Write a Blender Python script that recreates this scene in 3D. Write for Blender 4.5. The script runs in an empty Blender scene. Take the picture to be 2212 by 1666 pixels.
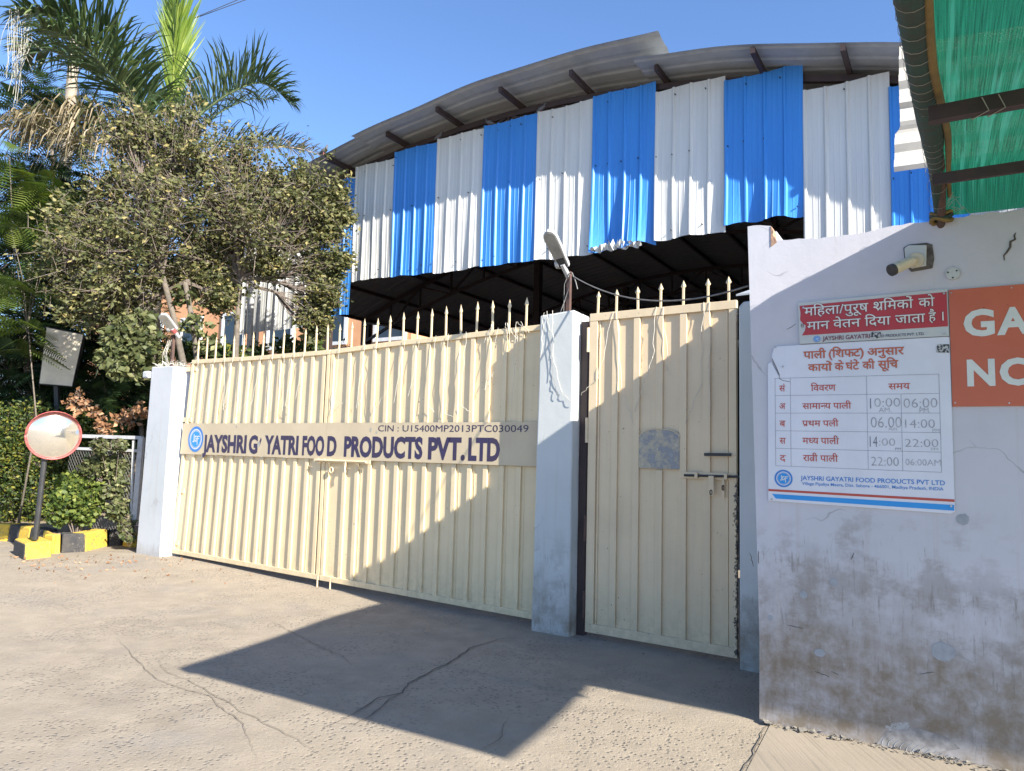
import bpy, bmesh, math, random
import numpy as np
from mathutils import Vector, Matrix
sc = bpy.context.scene
COL = sc.collection
random.seed(7)
RNG = np.random.default_rng(11)
R = math.radians

# ------------------------------------------------------------------ camera
F_PX, CAM_H = 1580.0, 1.55            # focal length for a 2212 px wide picture, eye height
p_, r_ = R(5.45), R(1.51)
_F = np.array([0, math.cos(p_), math.sin(p_)])
_R0 = np.array([1.0, 0, 0]); _U0 = np.cross(_R0, _F)
_R = _R0*math.cos(r_) + _U0*math.sin(r_); _U = -_R0*math.sin(r_) + _U0*math.cos(r_)
_C = np.array([0, 0, CAM_H])
cd = bpy.data.cameras.new('camera'); cd.sensor_width = 36; cd.sensor_fit = 'HORIZONTAL'
cd.lens = 36*F_PX/2212; cd.clip_start = 0.05; cd.clip_end = 2000
cam = bpy.data.objects.new('camera', cd); COL.objects.link(cam)
cam.matrix_world = Matrix(((_R[0], _U[0], -_F[0], 0), (_R[1], _U[1], -_F[1], 0), (_R[2], _U[2], -_F[2], CAM_H), (0, 0, 0, 1)))
sc.camera = cam
# ------------------------------------------------------------------ world and sun
SUN_AZ, SUN_EL = 48.3, 30.8            # the sun stands to the right and a little behind the viewer
w = bpy.data.worlds.new('World'); sc.world = w; w.use_nodes = True
nt = w.node_tree; bg = nt.nodes['Background']
sky = nt.nodes.new('ShaderNodeTexSky'); sky.sky_type = 'NISHITA'; sky.sun_disc = False
sky.sun_elevation = R(SUN_EL); sky.sun_rotation = R(90+SUN_AZ)
sky.air_density = 1.0; sky.dust_density = 0.6; sky.ozone_density = 3.0; sky.altitude = 500
tint = nt.nodes.new('ShaderNodeMixRGB'); tint.blend_type = 'MULTIPLY'; tint.inputs[0].default_value = 1.0; tint.inputs[2].default_value = (0.83, 0.94, 1.10, 1)
nt.links.new(sky.outputs[0], tint.inputs[1]); nt.links.new(tint.outputs[0], bg.inputs[0]); bg.inputs[1].default_value = 0.098
sd = bpy.data.lights.new('sun', 'SUN'); sd.energy = 5.0; sd.angle = R(0.53); sd.color = (1.0, 0.94, 0.83)
so = bpy.data.objects.new('sun', sd); COL.objects.link(so); so.location = (20, -20, 20)
SUN = Vector((math.cos(R(SUN_AZ))*math.cos(R(SUN_EL)), -math.sin(R(SUN_AZ))*math.cos(R(SUN_EL)), math.sin(R(SUN_EL))))
so.rotation_euler = SUN.to_track_quat('Z', 'Y').to_euler()
vs = sc.view_settings; vs.view_transform = 'Standard'; vs.look = 'None'; vs.gamma = 1; vs.use_curve_mapping = False
vs.exposure = 1.42

# ------------------------------------------------------------------ frames of the place
class Frame:
    """a vertical plane's local axes: u to the right along it, v into the depth, z up"""
    def __init__(s, ox, oy, az):
        s.o = np.array([ox, oy, 0.0]); a = R(az); s.rz = -a
        s.u = np.array([math.cos(a), -math.sin(a), 0]); s.v = np.array([math.sin(a), math.cos(a), 0])
    def w(s, u, v, z=0): return s.o + s.u*u + s.v*v + np.array([0, 0, z])
    def loc(s, P): d = np.array(P)-s.o; return (float(d@s.u), float(d@s.v), float(d[2]))
def ray(x, y):
    d = _F*F_PX + _R*(x-1106) - _U*(y-833); return d/np.linalg.norm(d)
def at(x, y, dist):                     # the point seen at (x, y), dist metres along the ground
    d = ray(x, y); return _C + d*(dist/math.hypot(d[0], d[1]))
def on(f, x, y, v=0.0):
    d = ray(x, y); P = _C + d*(((f.o-_C)@f.v + v)/(d@f.v)); return f.loc(P)
def gnd(x, y, z=0.0):
    d = ray(x, y); return _C + d*((z-CAM_H)/d[2])
G = Frame(0.2269, 6.7032, 34)           # gates and pillars
W = Frame(1.5322, 4.5457, 31)           # guard room wall
S = Frame(4.1074, 8.8316, 31.5)         # shed front
def ground_h(x, y):
    u, v, _ = G.loc((x, y, 0)); t = min(max((-2.5-u)/3.3, 0), 1); return 0.07*t*t*(3-2*t)

# ------------------------------------------------------------------ materials
def nn(t, k): return t.nodes.new('ShaderNode'+k)
def newmat(name):
    m = bpy.data.materials.new(name); m.use_nodes = True; t = m.node_tree
    return m, t, t.nodes['Principled BSDF']
def coords(t, kind='Object', scale=(1, 1, 1), rot=(0, 0, 0)):
    tc = nn(t, 'TexCoord'); mp = nn(t, 'Mapping'); mp.inputs['Scale'].default_value = scale; mp.inputs['Rotation'].default_value = rot
    t.links.new(tc.outputs[kind], mp.inputs[0]); return mp.outputs[0]
def noise(t, vec, scale, detail=5, rough=0.6):
    n = nn(t, 'TexNoise'); n.inputs['Scale'].default_value = scale; n.inputs['Detail'].default_value = detail
    n.inputs['Roughness'].default_value = rough
    t.links.new(vec, n.inputs['Vector']); return n.outputs['Fac']
def ramp(t, fac, stops):
    r = nn(t, 'ValToRGB'); e = r.color_ramp.elements
    while len(e) < len(stops): e.new(0.5)
    for i, (p, c) in enumerate(stops):
        e[i].position = p; e[i].color = (c, c, c, 1) if isinstance(c, (int, float)) else (*c, 1)
    t.links.new(fac, r.inputs[0]); return r.outputs[0]
def mixc(t, fac, a, b, mode='MIX'):
    m = nn(t, 'MixRGB'); m.blend_type = mode
    for i, x in ((0, fac), (1, a), (2, b)):
        if hasattr(x, 'links') or hasattr(x, 'is_linked'): t.links.new(x, m.inputs[i])
        elif isinstance(x, (int, float)): m.inputs[i].default_value = x if i == 0 else (x, x, x, 1)
        else: m.inputs[i].default_value = (*x, 1)
    return m.outputs[0]
def mth(t, op, a, b=0.0, clamp=False):
    m = nn(t, 'Math'); m.operation = op; m.use_clamp = clamp
    for i, x in ((0, a), (1, b)):
        if isinstance(x, (int, float)): m.inputs[i].default_value = x
        else: t.links.new(x, m.inputs[i])
    return m.outputs[0]
def sep(t, vec):
    s = nn(t, 'SeparateXYZ'); t.links.new(vec, s.inputs[0]); return s.outputs
def bump(t, p, h, strength=0.3, dist=0.01):
    b = nn(t, 'Bump'); b.inputs['Strength'].default_value = strength; b.inputs['Distance'].default_value = dist
    t.links.new(h, b.inputs['Height']); t.links.new(b.outputs[0], p.inputs['Normal'])
def simple(name, c1, c2=None, scale=6, rough=0.6, bs=0.1, bd=0.004, metal=0.0, stretch=(1, 1, 1), spec=0.5, fine=60):
    m, t, p = newmat(name); v = coords(t, scale=stretch)
    c2 = c2 or tuple(x*0.8 for x in c1)
    n = noise(t, v, scale)
    t.links.new(mixc(t, ramp(t, n, [(0.35, 0.0), (0.65, 1.0)]), c1, c2), p.inputs['Base Color'])
    p.inputs['Roughness'].default_value = rough; p.inputs['Metallic'].default_value = metal
    p.inputs['Specular IOR Level'].default_value = spec
    if bs: bump(t, p, noise(t, v, fine), bs, bd)
    return m
def mat_concrete():
    m, t, p = newmat('yard_concrete'); v = coords(t)
    big = noise(t, v, 0.55, 6, 0.6); mid = noise(t, v, 4, 6, 0.65); fine = noise(t, v, 90, 4, 0.7)
    c = mixc(t, ramp(t, big, [(0.35, 0.0), (0.65, 1.0)]), (0.305, 0.254, 0.190), (0.240, 0.200, 0.152))
    c = mixc(t, ramp(t, mid, [(0.40, 0.0), (0.70, 1.0)]), c, (0.335, 0.28, 0.212))
    vo = nn(t, 'TexVoronoi'); vo.inputs['Scale'].default_value = 30; t.links.new(v, vo.inputs['Vector'])
    pit = ramp(t, vo.outputs['Distance'], [(0.16, 1.0), (0.36, 0.0)])
    worn = ramp(t, noise(t, v, 1.3, 5, 0.6), [(0.42, 0.05), (0.56, 1.0)]); grit = noise(t, v, 34, 5, 0.75)
    pits = mth(t, 'MULTIPLY', pit, worn)
    c = mixc(t, mth(t, 'MULTIPLY', pits, 0.75), c, (0.13, 0.115, 0.10))
    c = mixc(t, ramp(t, fine, [(0.3, 0.35), (0.5, 0.0)]), c, (0.16, 0.145, 0.13))
    c = mixc(t, mth(t, 'MULTIPLY', ramp(t, grit, [(0.30, 0.9), (0.42, 0.0)]), worn), c, (0.12, 0.105, 0.09))
    c = mixc(t, mth(t, 'MULTIPLY', ramp(t, grit, [(0.60, 0.0), (0.72, 0.4)]), worn), c, (0.46, 0.40, 0.33))
    st = ramp(t, noise(t, v, 0.9, 6, 0.65), [(0.52, 0.0), (0.70, 0.55)])
    c = mixc(t, st, c, (0.22, 0.20, 0.18))
    t.links.new(c, p.inputs['Base Color']); p.inputs['Roughness'].default_value = 0.92
    h = mth(t, 'SUBTRACT', mth(t, 'ADD', mth(t, 'MULTIPLY', mid, 0.8), mth(t, 'ADD', mth(t, 'MULTIPLY', fine, 0.35), mth(t, 'MULTIPLY', grit, 0.7))), mth(t, 'MULTIPLY', pits, 0.8))
    bump(t, p, h, 0.55, 0.018); return m
def mat_apron():
    m, t, p = newmat('brushed_concrete'); v = coords(t, rot=(0, 0, R(-50)))
    big = noise(t, v, 0.9, 5, 0.6)
    gv = coords(t, scale=(34, 1.1, 1), rot=(0, 0, R(-52))); g = noise(t, gv, 1.0, 4, 0.6)
    c = mixc(t, ramp(t, big, [(0.35, 0.0), (0.65, 1.0)]), (0.30, 0.252, 0.195), (0.25, 0.21, 0.163))
    c = mixc(t, ramp(t, g, [(0.36, 0.45), (0.44, 0.0)]), c, (0.17, 0.145, 0.115))
    t.links.new(c, p.inputs['Base Color']); p.inputs['Roughness'].default_value = 0.9
    bump(t, p, mth(t, 'ADD', g, mth(t, 'MULTIPLY', noise(t, v, 60), 0.3)), 0.5, 0.008); return m
def mat_plaster(name, base=(0.60, 0.62, 0.70), dirt_h=0.75, dirt=1.0, seed=0.0):
    m, t, p = newmat(name)
    tc = nn(t, 'TexCoord'); mp = nn(t, 'Mapping'); mp.inputs['Location'].default_value = (seed, seed*0.7, 0)
    t.links.new(tc.outputs['Object'], mp.inputs[0]); v = mp.outputs[0]
    z = sep(t, tc.outputs['Object'])[2]
    big = noise(t, v, 1.1, 6, 0.6); mid = noise(t, v, 7, 7, 0.7); fine = noise(t, v, 55, 5, 0.7)
    c = mixc(t, ramp(t, big, [(0.35, 0.0), (0.7, 1.0)]), base, tuple(b*k for b, k in zip(base, (0.86, 0.89, 0.87))))
    c = mixc(t, ramp(t, mid, [(0.50, 0.0), (0.80, 0.35)]), c, tuple(b*0.84 for b in base))
    # grime climbing from the ground, streaky
    sv = coords(t, scale=(9, 9, 1.6)); streak = noise(t, sv, 1.6, 6, 0.7)
    scr = noise(t, coords(t, scale=(30, 30, 4)), 1.4, 5, 0.7)
    edge = mth(t, 'ADD', mth(t, 'MULTIPLY', z, -1.0/dirt_h), mth(t, 'ADD', mth(t, 'MULTIPLY', big, 1.7), mth(t, 'MULTIPLY', streak, 0.55)))
    dm = mth(t, 'MULTIPLY', ramp(t, edge, [(0.05, 0.0), (0.70, 1.0)]), ramp(t, mid, [(0.35, 0.45), (0.60, 1.0)]))
    c = mixc(t, mth(t, 'MULTIPLY', dm, 0.92*dirt, True), c, (0.20, 0.155, 0.105))
    blot = mth(t, 'MULTIPLY', ramp(t, noise(t, coords(t, scale=(1, 1, 1.3)), 2.3, 7, 0.72), [(0.50, 0.0), (0.58, 1.0)]), ramp(t, mth(t, 'ADD', edge, 0.35), [(0.0, 0.0), (0.45, 1.0)]))
    c = mixc(t, mth(t, 'MULTIPLY', blot, 0.34*dirt, True), c, (0.16, 0.12, 0.08))
    band = mth(t, 'MULTIPLY', ramp(t, edge, [(-0.25, 0.0), (0.1, 1.0)]), ramp(t, scr, [(0.56, 0.0), (0.66, 0.75)]))
    c = mixc(t, mth(t, 'MULTIPLY', band, 0.8*dirt, True), c, (0.19, 0.165, 0.145))
    # scrapes where the paint is gone, and small chips
    sp = ramp(t, mth(t, 'ADD', mth(t, 'MULTIPLY', noise(t, v, 2.2, 2, 0.5), 0.75), mth(t, 'MULTIPLY', noise(t, v, 16, 6, 0.7), 0.35)), [(0.735, 0.0), (0.75, 0.75)])
    c = mixc(t, sp, c, (0.40, 0.41, 0.42))
    vo = nn(t, 'TexVoronoi'); vo.feature = 'DISTANCE_TO_EDGE'; vo.inputs['Scale'].default_value = 1.7
    wv = mixc(t, 0.18, v, nn_noisecolor(t, v, 5)); t.links.new(wv, vo.inputs['Vector'])
    cr = mth(t, 'MULTIPLY', ramp(t, vo.outputs['Distance'], [(0.0, 1.0), (0.006, 0.0)]), ramp(t, noise(t, v, 1.6, 2), [(0.52, 0.0), (0.6, 0.7)]))
    c = mixc(t, cr, c, (0.22, 0.22, 0.22))
    run = ramp(t, noise(t, coords(t, scale=(14, 14, 0.45)), 1.0, 4, 0.6), [(0.60, 0.0), (0.75, 0.28)])
    c = mixc(t, run, c, (0.42, 0.36, 0.30))
    t.links.new(c, p.inputs['Base Color']); p.inputs['Roughness'].default_value = 0.75
    p.inputs['Specular IOR Level'].default_value = 0.3
    h = mth(t, 'ADD', mth(t, 'MULTIPLY', big, 1.5), mth(t, 'ADD', mth(t, 'MULTIPLY', mid, 0.35), mth(t, 'MULTIPLY', fine, 0.14)))
    h = mth(t, 'SUBTRACT', h, mth(t, 'MULTIPLY', sp, 0.2))
    bump(t, p, h, 0.28, 0.016); return m
def nn_noisecolor(t, v, scale):
    n = nn(t, 'TexNoise'); n.inputs['Scale'].default_value = scale; t.links.new(v, n.inputs['Vector']); return n.outputs['Color']
def mat_paint(name, c1, chip=0.0, chip_col=(0.06, 0.055, 0.05), rough=0.42, umin=None, streak=0.25, dirtcol=(0.36, 0.30, 0.20)):
    m, t, p = newmat(name); tc = nn(t, 'TexCoord'); v = tc.outputs['Object']
    s = sep(t, v)
    n = noise(t, v, 2.5, 5, 0.6); st = noise(t, coords(t, scale=(20, 20, 0.8)), 1.0, 4, 0.6)
    c = mixc(t, ramp(t, n, [(0.35, 0.0), (0.65, 1.0)]), c1, tuple(x*0.90 for x in c1))
    c = mixc(t, mth(t, 'MULTIPLY', ramp(t, st, [(0.5, 0.0), (0.75, 1.0)]), streak), c, dirtcol)
    mud = mth(t, 'MULTIPLY', mth(t, 'SUBTRACT', 1.0, mth(t, 'MULTIPLY', s[2], 2.2, True), True), ramp(t, noise(t, v, 14, 6, 0.7), [(0.40, 0.0), (0.62, 1.0)]))
    c = mixc(t, mth(t, 'MULTIPLY', mud, 0.35), c, tuple(x*0.6 for x in dirtcol))
    if umin is not None:
        mask = mth(t, 'MULTIPLY', mth(t, 'SUBTRACT', s[0], umin), 9.0, True)
        low = ramp(t, s[2], [(0.0, 1.0), (1.0, 0.0)])
        low = mth(t, 'SUBTRACT', 1.0, mth(t, 'MULTIPLY', mth(t, 'SUBTRACT', s[2], 1.35), 3.0, True), True)
        mask = mth(t, 'MULTIPLY', mask, mth(t, 'ADD', mth(t, 'MULTIPLY', low, 0.85), 0.15))
        e = mth(t, 'MULTIPLY', noise(t, v, 26, 6, 0.75), mask)
        k = ramp(t, e, [(0.46, 0.0), (0.48, 1.0)])
        c = mixc(t, k, c, chip_col)
    if chip:
        k = ramp(t, noise(t, v, 38, 4, 0.6), [(0.70-chip, 0.0), (0.72-chip, 0.9)]); k2 = ramp(t, noise(t, v, 3, 2), [(0.5, 0.0), (0.62, 1.0)])
        c = mixc(t, mth(t, 'MULTIPLY', k, k2), c, chip_col)
    t.links.new(c, p.inputs['Base Color']); p.inputs['Roughness'].default_value = rough
    bump(t, p, mth(t, 'ADD', mth(t, 'MULTIPLY', noise(t, v, 9, 3), 1.0), mth(t, 'MULTIPLY', noise(t, v, 120, 3), 0.08)), 0.25, 0.006); return m
def mat_leaf(name, stops, trans=0.35, rough=0.55):
    m, t, p = newmat(name); a = nn(t, 'Attribute'); a.attribute_name = 'tone'
    c = ramp(t, a.outputs['Fac'], stops)
    t.links.new(c, p.inputs['Base Color']); p.inputs['Roughness'].default_value = rough; p.inputs['Specular IOR Level'].default_value = 0.35
    tr = nn(t, 'BsdfTranslucent'); t.links.new(mixc(t, 1.0, c, (0.9, 1.0, 0.5), 'MULTIPLY'), tr.inputs[0])
    mx = nn(t, 'MixShader'); mx.inputs[0].default_value = trans
    t.links.new(p.outputs[0], mx.inputs[1]); t.links.new(tr.outputs[0], mx.inputs[2]); t.links.new(mx.outputs[0], t.nodes['Material Output'].inputs[0])
    return m
def mat_net():
    m, t, p = newmat('green_shade_net'); v = coords(t, scale=(1, 1, 1)); tc = nn(t, 'TexCoord')
    lines = noise(t, coords(t, scale=(260, 2.2, 1)), 1.0, 3, 0.6); fine = noise(t, coords(t, scale=(420, 160, 1)), 1.0, 2, 0.5)
    fold = ramp(t, noise(t, coords(t, scale=(22, 0.5, 1)), 1.0, 4, 0.6), [(0.56, 0.0), (0.62, 1.0)])
    c = mixc(t, ramp(t, lines, [(0.35, 0.0), (0.65, 1.0)]), (0.004, 0.055, 0.030), (0.011, 0.145, 0.082))
    c = mixc(t, mth(t, 'MULTIPLY', fold, 0.35), c, (0.05, 0.26, 0.19))
    t.links.new(c, p.inputs['Base Color']); p.inputs['Roughness'].default_value = 0.8
    tr = nn(t, 'BsdfTranslucent'); t.links.new(c, tr.inputs[0])
    mx = nn(t, 'MixShader'); mx.inputs[0].default_value = 0.62
    t.links.new(p.outputs[0], mx.inputs[1]); t.links.new(tr.outputs[0], mx.inputs[2])
    tp = nn(t, 'BsdfTransparent'); mx2 = nn(t, 'MixShader')
    t.links.new(mth(t, 'MULTIPLY', ramp(t, fine, [(0.55, 0.0), (0.72, 1.0)]), 0.22), mx2.inputs[0])
    t.links.new(mx.outputs[0], mx2.inputs[1]); t.links.new(tp.outputs[0], mx2.inputs[2])
    t.links.new(mx2.outputs[0], t.nodes['Material Output'].inputs[0]); return m
def mat_metal_sheet(name, c1, c2, rough=0.45, metal=0.0):
    m, t, p = newmat(name); tc = nn(t, 'TexCoord'); v = tc.outputs['Object']
    n = noise(t, coords(t, scale=(8, 8, 0.5)), 1.0, 5, 0.65); n2 = noise(t, v, 2.0, 4)
    c = mixc(t, ramp(t, n, [(0.3, 0.0), (0.7, 1.0)]), c1, c2)
    c = mixc(t, ramp(t, n2, [(0.62, 0.0), (0.8, 0.35)]), c, tuple(x*0.6 for x in c1))
    t.links.new(c, p.inputs['Base Color']); p.inputs['Roughness'].default_value = rough; p.inputs['Metallic'].default_value = metal
    bump(t, p, noise(t, coords(t, scale=(1.6, 1.6, 0.5)), 2.0, 3), 0.2, 0.015); return m

M = dict(
    concrete=mat_concrete(), apron=mat_apron(),
    wall=mat_plaster('wall_plaster', (0.53, 0.52, 0.565), 0.95, 1.0, 0.0),
    pillar=mat_plaster('pillar_plaster', (0.56, 0.57, 0.56), 0.55, 0.8, 3.3),
    pillar_l=mat_plaster('sunny_pillar_plaster', (0.56, 0.57, 0.59), 0.22, 0.35, 8.1),
    cream=mat_paint('cream_gate_paint', (0.75, 0.60, 0.37), 0.02, rough=0.38, streak=0.16),
    cream_chip=mat_paint('chipped_cream_paint', (0.70, 0.555, 0.36), 0.03, umin=1.70, rough=0.4, streak=0.15),
    plate=mat_paint('cream_name_plate', (0.57, 0.465, 0.31), 0.0, rough=0.5, streak=0.1),
    crack=simple('crack_dirt', (0.06, 0.052, 0.045), (0.13, 0.115, 0.10), 30, 0.95),
    rust=simple('rusty_steel', (0.10, 0.05, 0.035), (0.055, 0.035, 0.03), 18, 0.7, 0.3),
    darksteel=simple('dark_brown_steel', (0.035, 0.022, 0.022), (0.05, 0.03, 0.028), 8, 0.6),
    black=simple('black_paint', (0.02, 0.02, 0.022), (0.035, 0.035, 0.035), 14, 0.5, 0.2),
    lampgrey=simple('lamp_grey_metal', (0.42, 0.42, 0.42), (0.32, 0.32, 0.32), 14, 0.45),
    lampglass=simple('lamp_glass', (0.30, 0.29, 0.26), (0.22, 0.21, 0.19), 8, 0.25),
    white=simple('white_plastic', (0.75, 0.75, 0.74), (0.62, 0.62, 0.60), 20, 0.5),
    wire=simple('white_wire', (0.62, 0.58, 0.50), (0.45, 0.42, 0.36), 20, 0.6, 0),
    greywire=simple('grey_cable', (0.16, 0.15, 0.14), (0.10, 0.10, 0.10), 20, 0.6, 0),
    blackwire=simple('black_cable', (0.02, 0.02, 0.025), None, 20, 0.6, 0),
    camcream=simple('aged_cream_plastic', (0.56, 0.50, 0.36), (0.48, 0.42, 0.29), 10, 0.4, 0.05),
    chrome=simple('dull_screw_steel', (0.5, 0.5, 0.5), (0.3, 0.3, 0.3), 40, 0.35, 0, metal=0.8),
    orange=mat_paint('orange_sign_paint', (0.50, 0.115, 0.055), 0.02, chip_col=(0.25, 0.05, 0.03), rough=0.45, streak=0.15, dirtcol=(0.36, 0.10, 0.06)),
    red=mat_paint('faded_red_print', (0.42, 0.030, 0.035), 0.0, rough=0.4, streak=0.12, dirtcol=(0.25, 0.05, 0.06)),
    board=mat_paint('white_board_print', (0.66, 0.67, 0.73), 0.0, rough=0.35, streak=0.12, dirtcol=(0.5, 0.5, 0.53)),
    boardgrey=mat_paint('grey_strip_print', (0.50, 0.52, 0.50), 0.0, rough=0.4, streak=0.2, dirtcol=(0.35, 0.36, 0.34)),
    ink=simple('print_ink_navy', (0.030, 0.022, 0.075), (0.040, 0.026, 0.060), 5, 0.45, 0),
    inkblue=simple('print_ink_blue', (0.025, 0.17, 0.52), (0.03, 0.2, 0.55), 5, 0.4, 0),
    stripeblue=simple('print_stripe_blue', (0.01, 0.24, 0.62), (0.015, 0.27, 0.66), 3, 0.35, 0),
    inkred=simple('print_ink_red', (0.42, 0.055, 0.035), (0.46, 0.07, 0.045), 5, 0.4, 0),
    inkmaroon=simple('print_ink_maroon', (0.13, 0.015, 0.03), (0.16, 0.02, 0.035), 5, 0.4, 0),
    inkor=simple('print_ink_orange_red', (0.52, 0.12, 0.05), (0.50, 0.10, 0.04), 5, 0.4, 0),
    inkdark=simple('print_outline_dark', (0.10, 0.03, 0.035), (0.12, 0.03, 0.03), 5, 0.4, 0),
    inkwhite=simple('print_ink_white', (0.72, 0.70, 0.66), (0.60, 0.58, 0.54), 12, 0.4, 0),
    inkgrey=simple('letter_grey_white', (0.62, 0.64, 0.60), (0.55, 0.57, 0.54), 12, 0.4, 0),
    line=simple('table_line_ink', (0.16, 0.16, 0.22), None, 5, 0.5, 0),
    marker=simple('faded_marker_ink', (0.24, 0.24, 0.27), (0.42, 0.42, 0.45), 30, 0.5, 0),
    yellow=simple('yellow_kerb_paint', (0.72, 0.47, 0.035), (0.62, 0.42, 0.06), 9, 0.7, 0.5, 0.01, fine=40),
    kblack=simple('black_kerb_paint', (0.030, 0.030, 0.034), (0.07, 0.065, 0.06), 9, 0.7, 0.5, 0.01, fine=40),
    soil=simple('dry_soil', (0.36, 0.28, 0.19), (0.26, 0.20, 0.14), 5, 0.95, 0.8, 0.03, fine=25),
    bluesheet=mat_metal_sheet('blue_painted_sheet', (0.045, 0.25, 0.68), (0.035, 0.21, 0.60), 0.42),
    whitesheet=mat_metal_sheet('white_painted_sheet', (0.63, 0.63, 0.61), (0.55, 0.55, 0.53), 0.45),
    roofsheet=mat_metal_sheet('grey_roof_sheet', (0.36, 0.38, 0.40), (0.29, 0.305, 0.32), 0.5, 0.0),
    roofin=mat_metal_sheet('shade_toned_roof_sheet', (0.16, 0.16, 0.165), (0.12, 0.12, 0.125), 0.6),  # darker copy of the grey roof sheet: the shed's inner shade as colour
    innerdark=simple('shade_toned_cladding', (0.03, 0.03, 0.035), (0.02, 0.02, 0.022), 4, 0.8),  # near-black colour stands in for the shade deep inside the shed
    brick=simple('broken_brick_face', (0.40, 0.24, 0.15), (0.32, 0.2, 0.14), 20, 0.9, 0.6, 0.01),
    orangewall=simple('orange_wall_paint', (0.66, 0.34, 0.17), (0.60, 0.30, 0.15), 3, 0.8),
    whitewall=simple('white_wall_paint', (0.70, 0.70, 0.70), (0.58, 0.58, 0.58), 6, 0.8),
    glass=simple('dark_window_glass', (0.03, 0.04, 0.05), None, 3, 0.1, 0),
    patchgrey=None, net=mat_net(),
    netroll=simple('rolled_net_dark', (0.035, 0.040, 0.030), (0.02, 0.055, 0.045), 12, 0.85, 0.5, 0.01, stretch=(1, 1, 1)),
    strap=simple('ochre_strap', (0.20, 0.13, 0.035), (0.15, 0.10, 0.03), 14, 0.8, 0.4),
    thread=simple('pale_thread', (0.30, 0.29, 0.24), None, 14, 0.8, 0),
    bark=simple('grey_bark', (0.17, 0.14, 0.11), (0.10, 0.085, 0.07), 12, 0.9, 0.6, 0.01),
    palmbark=simple('pale_palm_bark', (0.34, 0.29, 0.22), (0.22, 0.19, 0.15), 7, 0.9, 0.6, 0.02, stretch=(1, 1, 4)),
    twig=simple('dry_twig', (0.16, 0.125, 0.10), (0.11, 0.09, 0.075), 20, 0.9, 0),
    dusty=mat_leaf('dusty_leaf', [(0.0, (0.045, 0.058, 0.020)), (0.5, (0.115, 0.120, 0.046)), (0.85, (0.21, 0.20, 0.085)), (1.0, (0.36, 0.30, 0.12))], 0.3),
    green=mat_leaf('fresh_green_leaf', [(0.0, (0.035, 0.065, 0.015)), (0.5, (0.085, 0.125, 0.026)), (1.0, (0.22, 0.25, 0.05))], 0.35),
    hedge=mat_leaf('hedge_leaf', [(0.0, (0.02, 0.045, 0.012)), (0.6, (0.06, 0.09, 0.02)), (1.0, (0.24, 0.22, 0.03))], 0.3),
    darkleaf=mat_leaf('dark_feather_leaf', [(0.0, (0.018, 0.038, 0.014)), (0.6, (0.036, 0.068, 0.024)), (1.0, (0.09, 0.14, 0.04))], 0.25),
    dry=mat_leaf('dry_brown_leaf', [(0.0, (0.20, 0.10, 0.05)), (0.6, (0.38, 0.20, 0.11)), (1.0, (0.52, 0.32, 0.19))], 0.3),
    paleleaf=mat_leaf('pale_broad_leaf', [(0.0, (0.045, 0.062, 0.022)), (0.6, (0.12, 0.135, 0.055)), (1.0, (0.26, 0.26, 0.12))], 0.3),
    palm=mat_leaf('palm_leaf', [(0.0, (0.030, 0.058, 0.030)), (0.6, (0.080, 0.120, 0.055)), (1.0, (0.19, 0.23, 0.10))], 0.25, 0.38),
    palmfresh=mat_leaf('young_palm_leaf', [(0.0, (0.08, 0.15, 0.02)), (0.6, (0.22, 0.30, 0.05)), (1.0, (0.42, 0.46, 0.12))], 0.35, 0.4),
    palmdry=mat_leaf('withered_palm_leaf', [(0.0, (0.05, 0.06, 0.025)), (0.5, (0.22, 0.17, 0.10)), (1.0, (0.50, 0.42, 0.31))], 0.2, 0.6),
    rimred=simple('red_plastic_rim', (0.34, 0.07, 0.065), (0.42, 0.12, 0.11), 8, 0.4, 0),
    pigeon=simple('slate_feathers', (0.13, 0.13, 0.15), (0.09, 0.09, 0.10), 20, 0.7, 0),
    rubble=simple('dirty_mortar', (0.22, 0.20, 0.17), (0.14, 0.125, 0.11), 50, 0.95, 0),
    plpatch=simple('grey_cement_patch', (0.33, 0.345, 0.375), (0.27, 0.285, 0.31), 22, 0.85, 0.3),
    palecrack=simple('dusty_crack', (0.17, 0.145, 0.11), (0.12, 0.10, 0.08), 14, 0.95),
    flesh=simple('peeled_plate_metal', (0.30, 0.31, 0.31), (0.50, 0.45, 0.32), 24, 0.6, 0.4, 0.004),
)
def mat_kerb(name, c1, c2, chipc):
    m, t, p = newmat(name); v = coords(t)
    c = mixc(t, ramp(t, noise(t, v, 9, 5, 0.6), [(0.35, 0.0), (0.65, 1.0)]), c1, c2)
    k = ramp(t, noise(t, v, 26, 7, 0.75), [(0.56, 0.0), (0.60, 0.85)]); c = mixc(t, k, c, chipc)
    t.links.new(c, p.inputs['Base Color']); p.inputs['Roughness'].default_value = 0.8
    bump(t, p, mth(t, 'ADD', noise(t, v, 30, 6, 0.7), mth(t, 'MULTIPLY', k, -0.4)), 0.7, 0.02); return m
M['yellow'] = mat_kerb('worn_yellow_kerb_paint', (0.66, 0.43, 0.04), (0.56, 0.38, 0.07), (0.30, 0.24, 0.13))
M['kblack'] = mat_kerb('worn_black_kerb_paint', (0.028, 0.028, 0.032), (0.06, 0.055, 0.05), (0.14, 0.125, 0.11))
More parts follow.
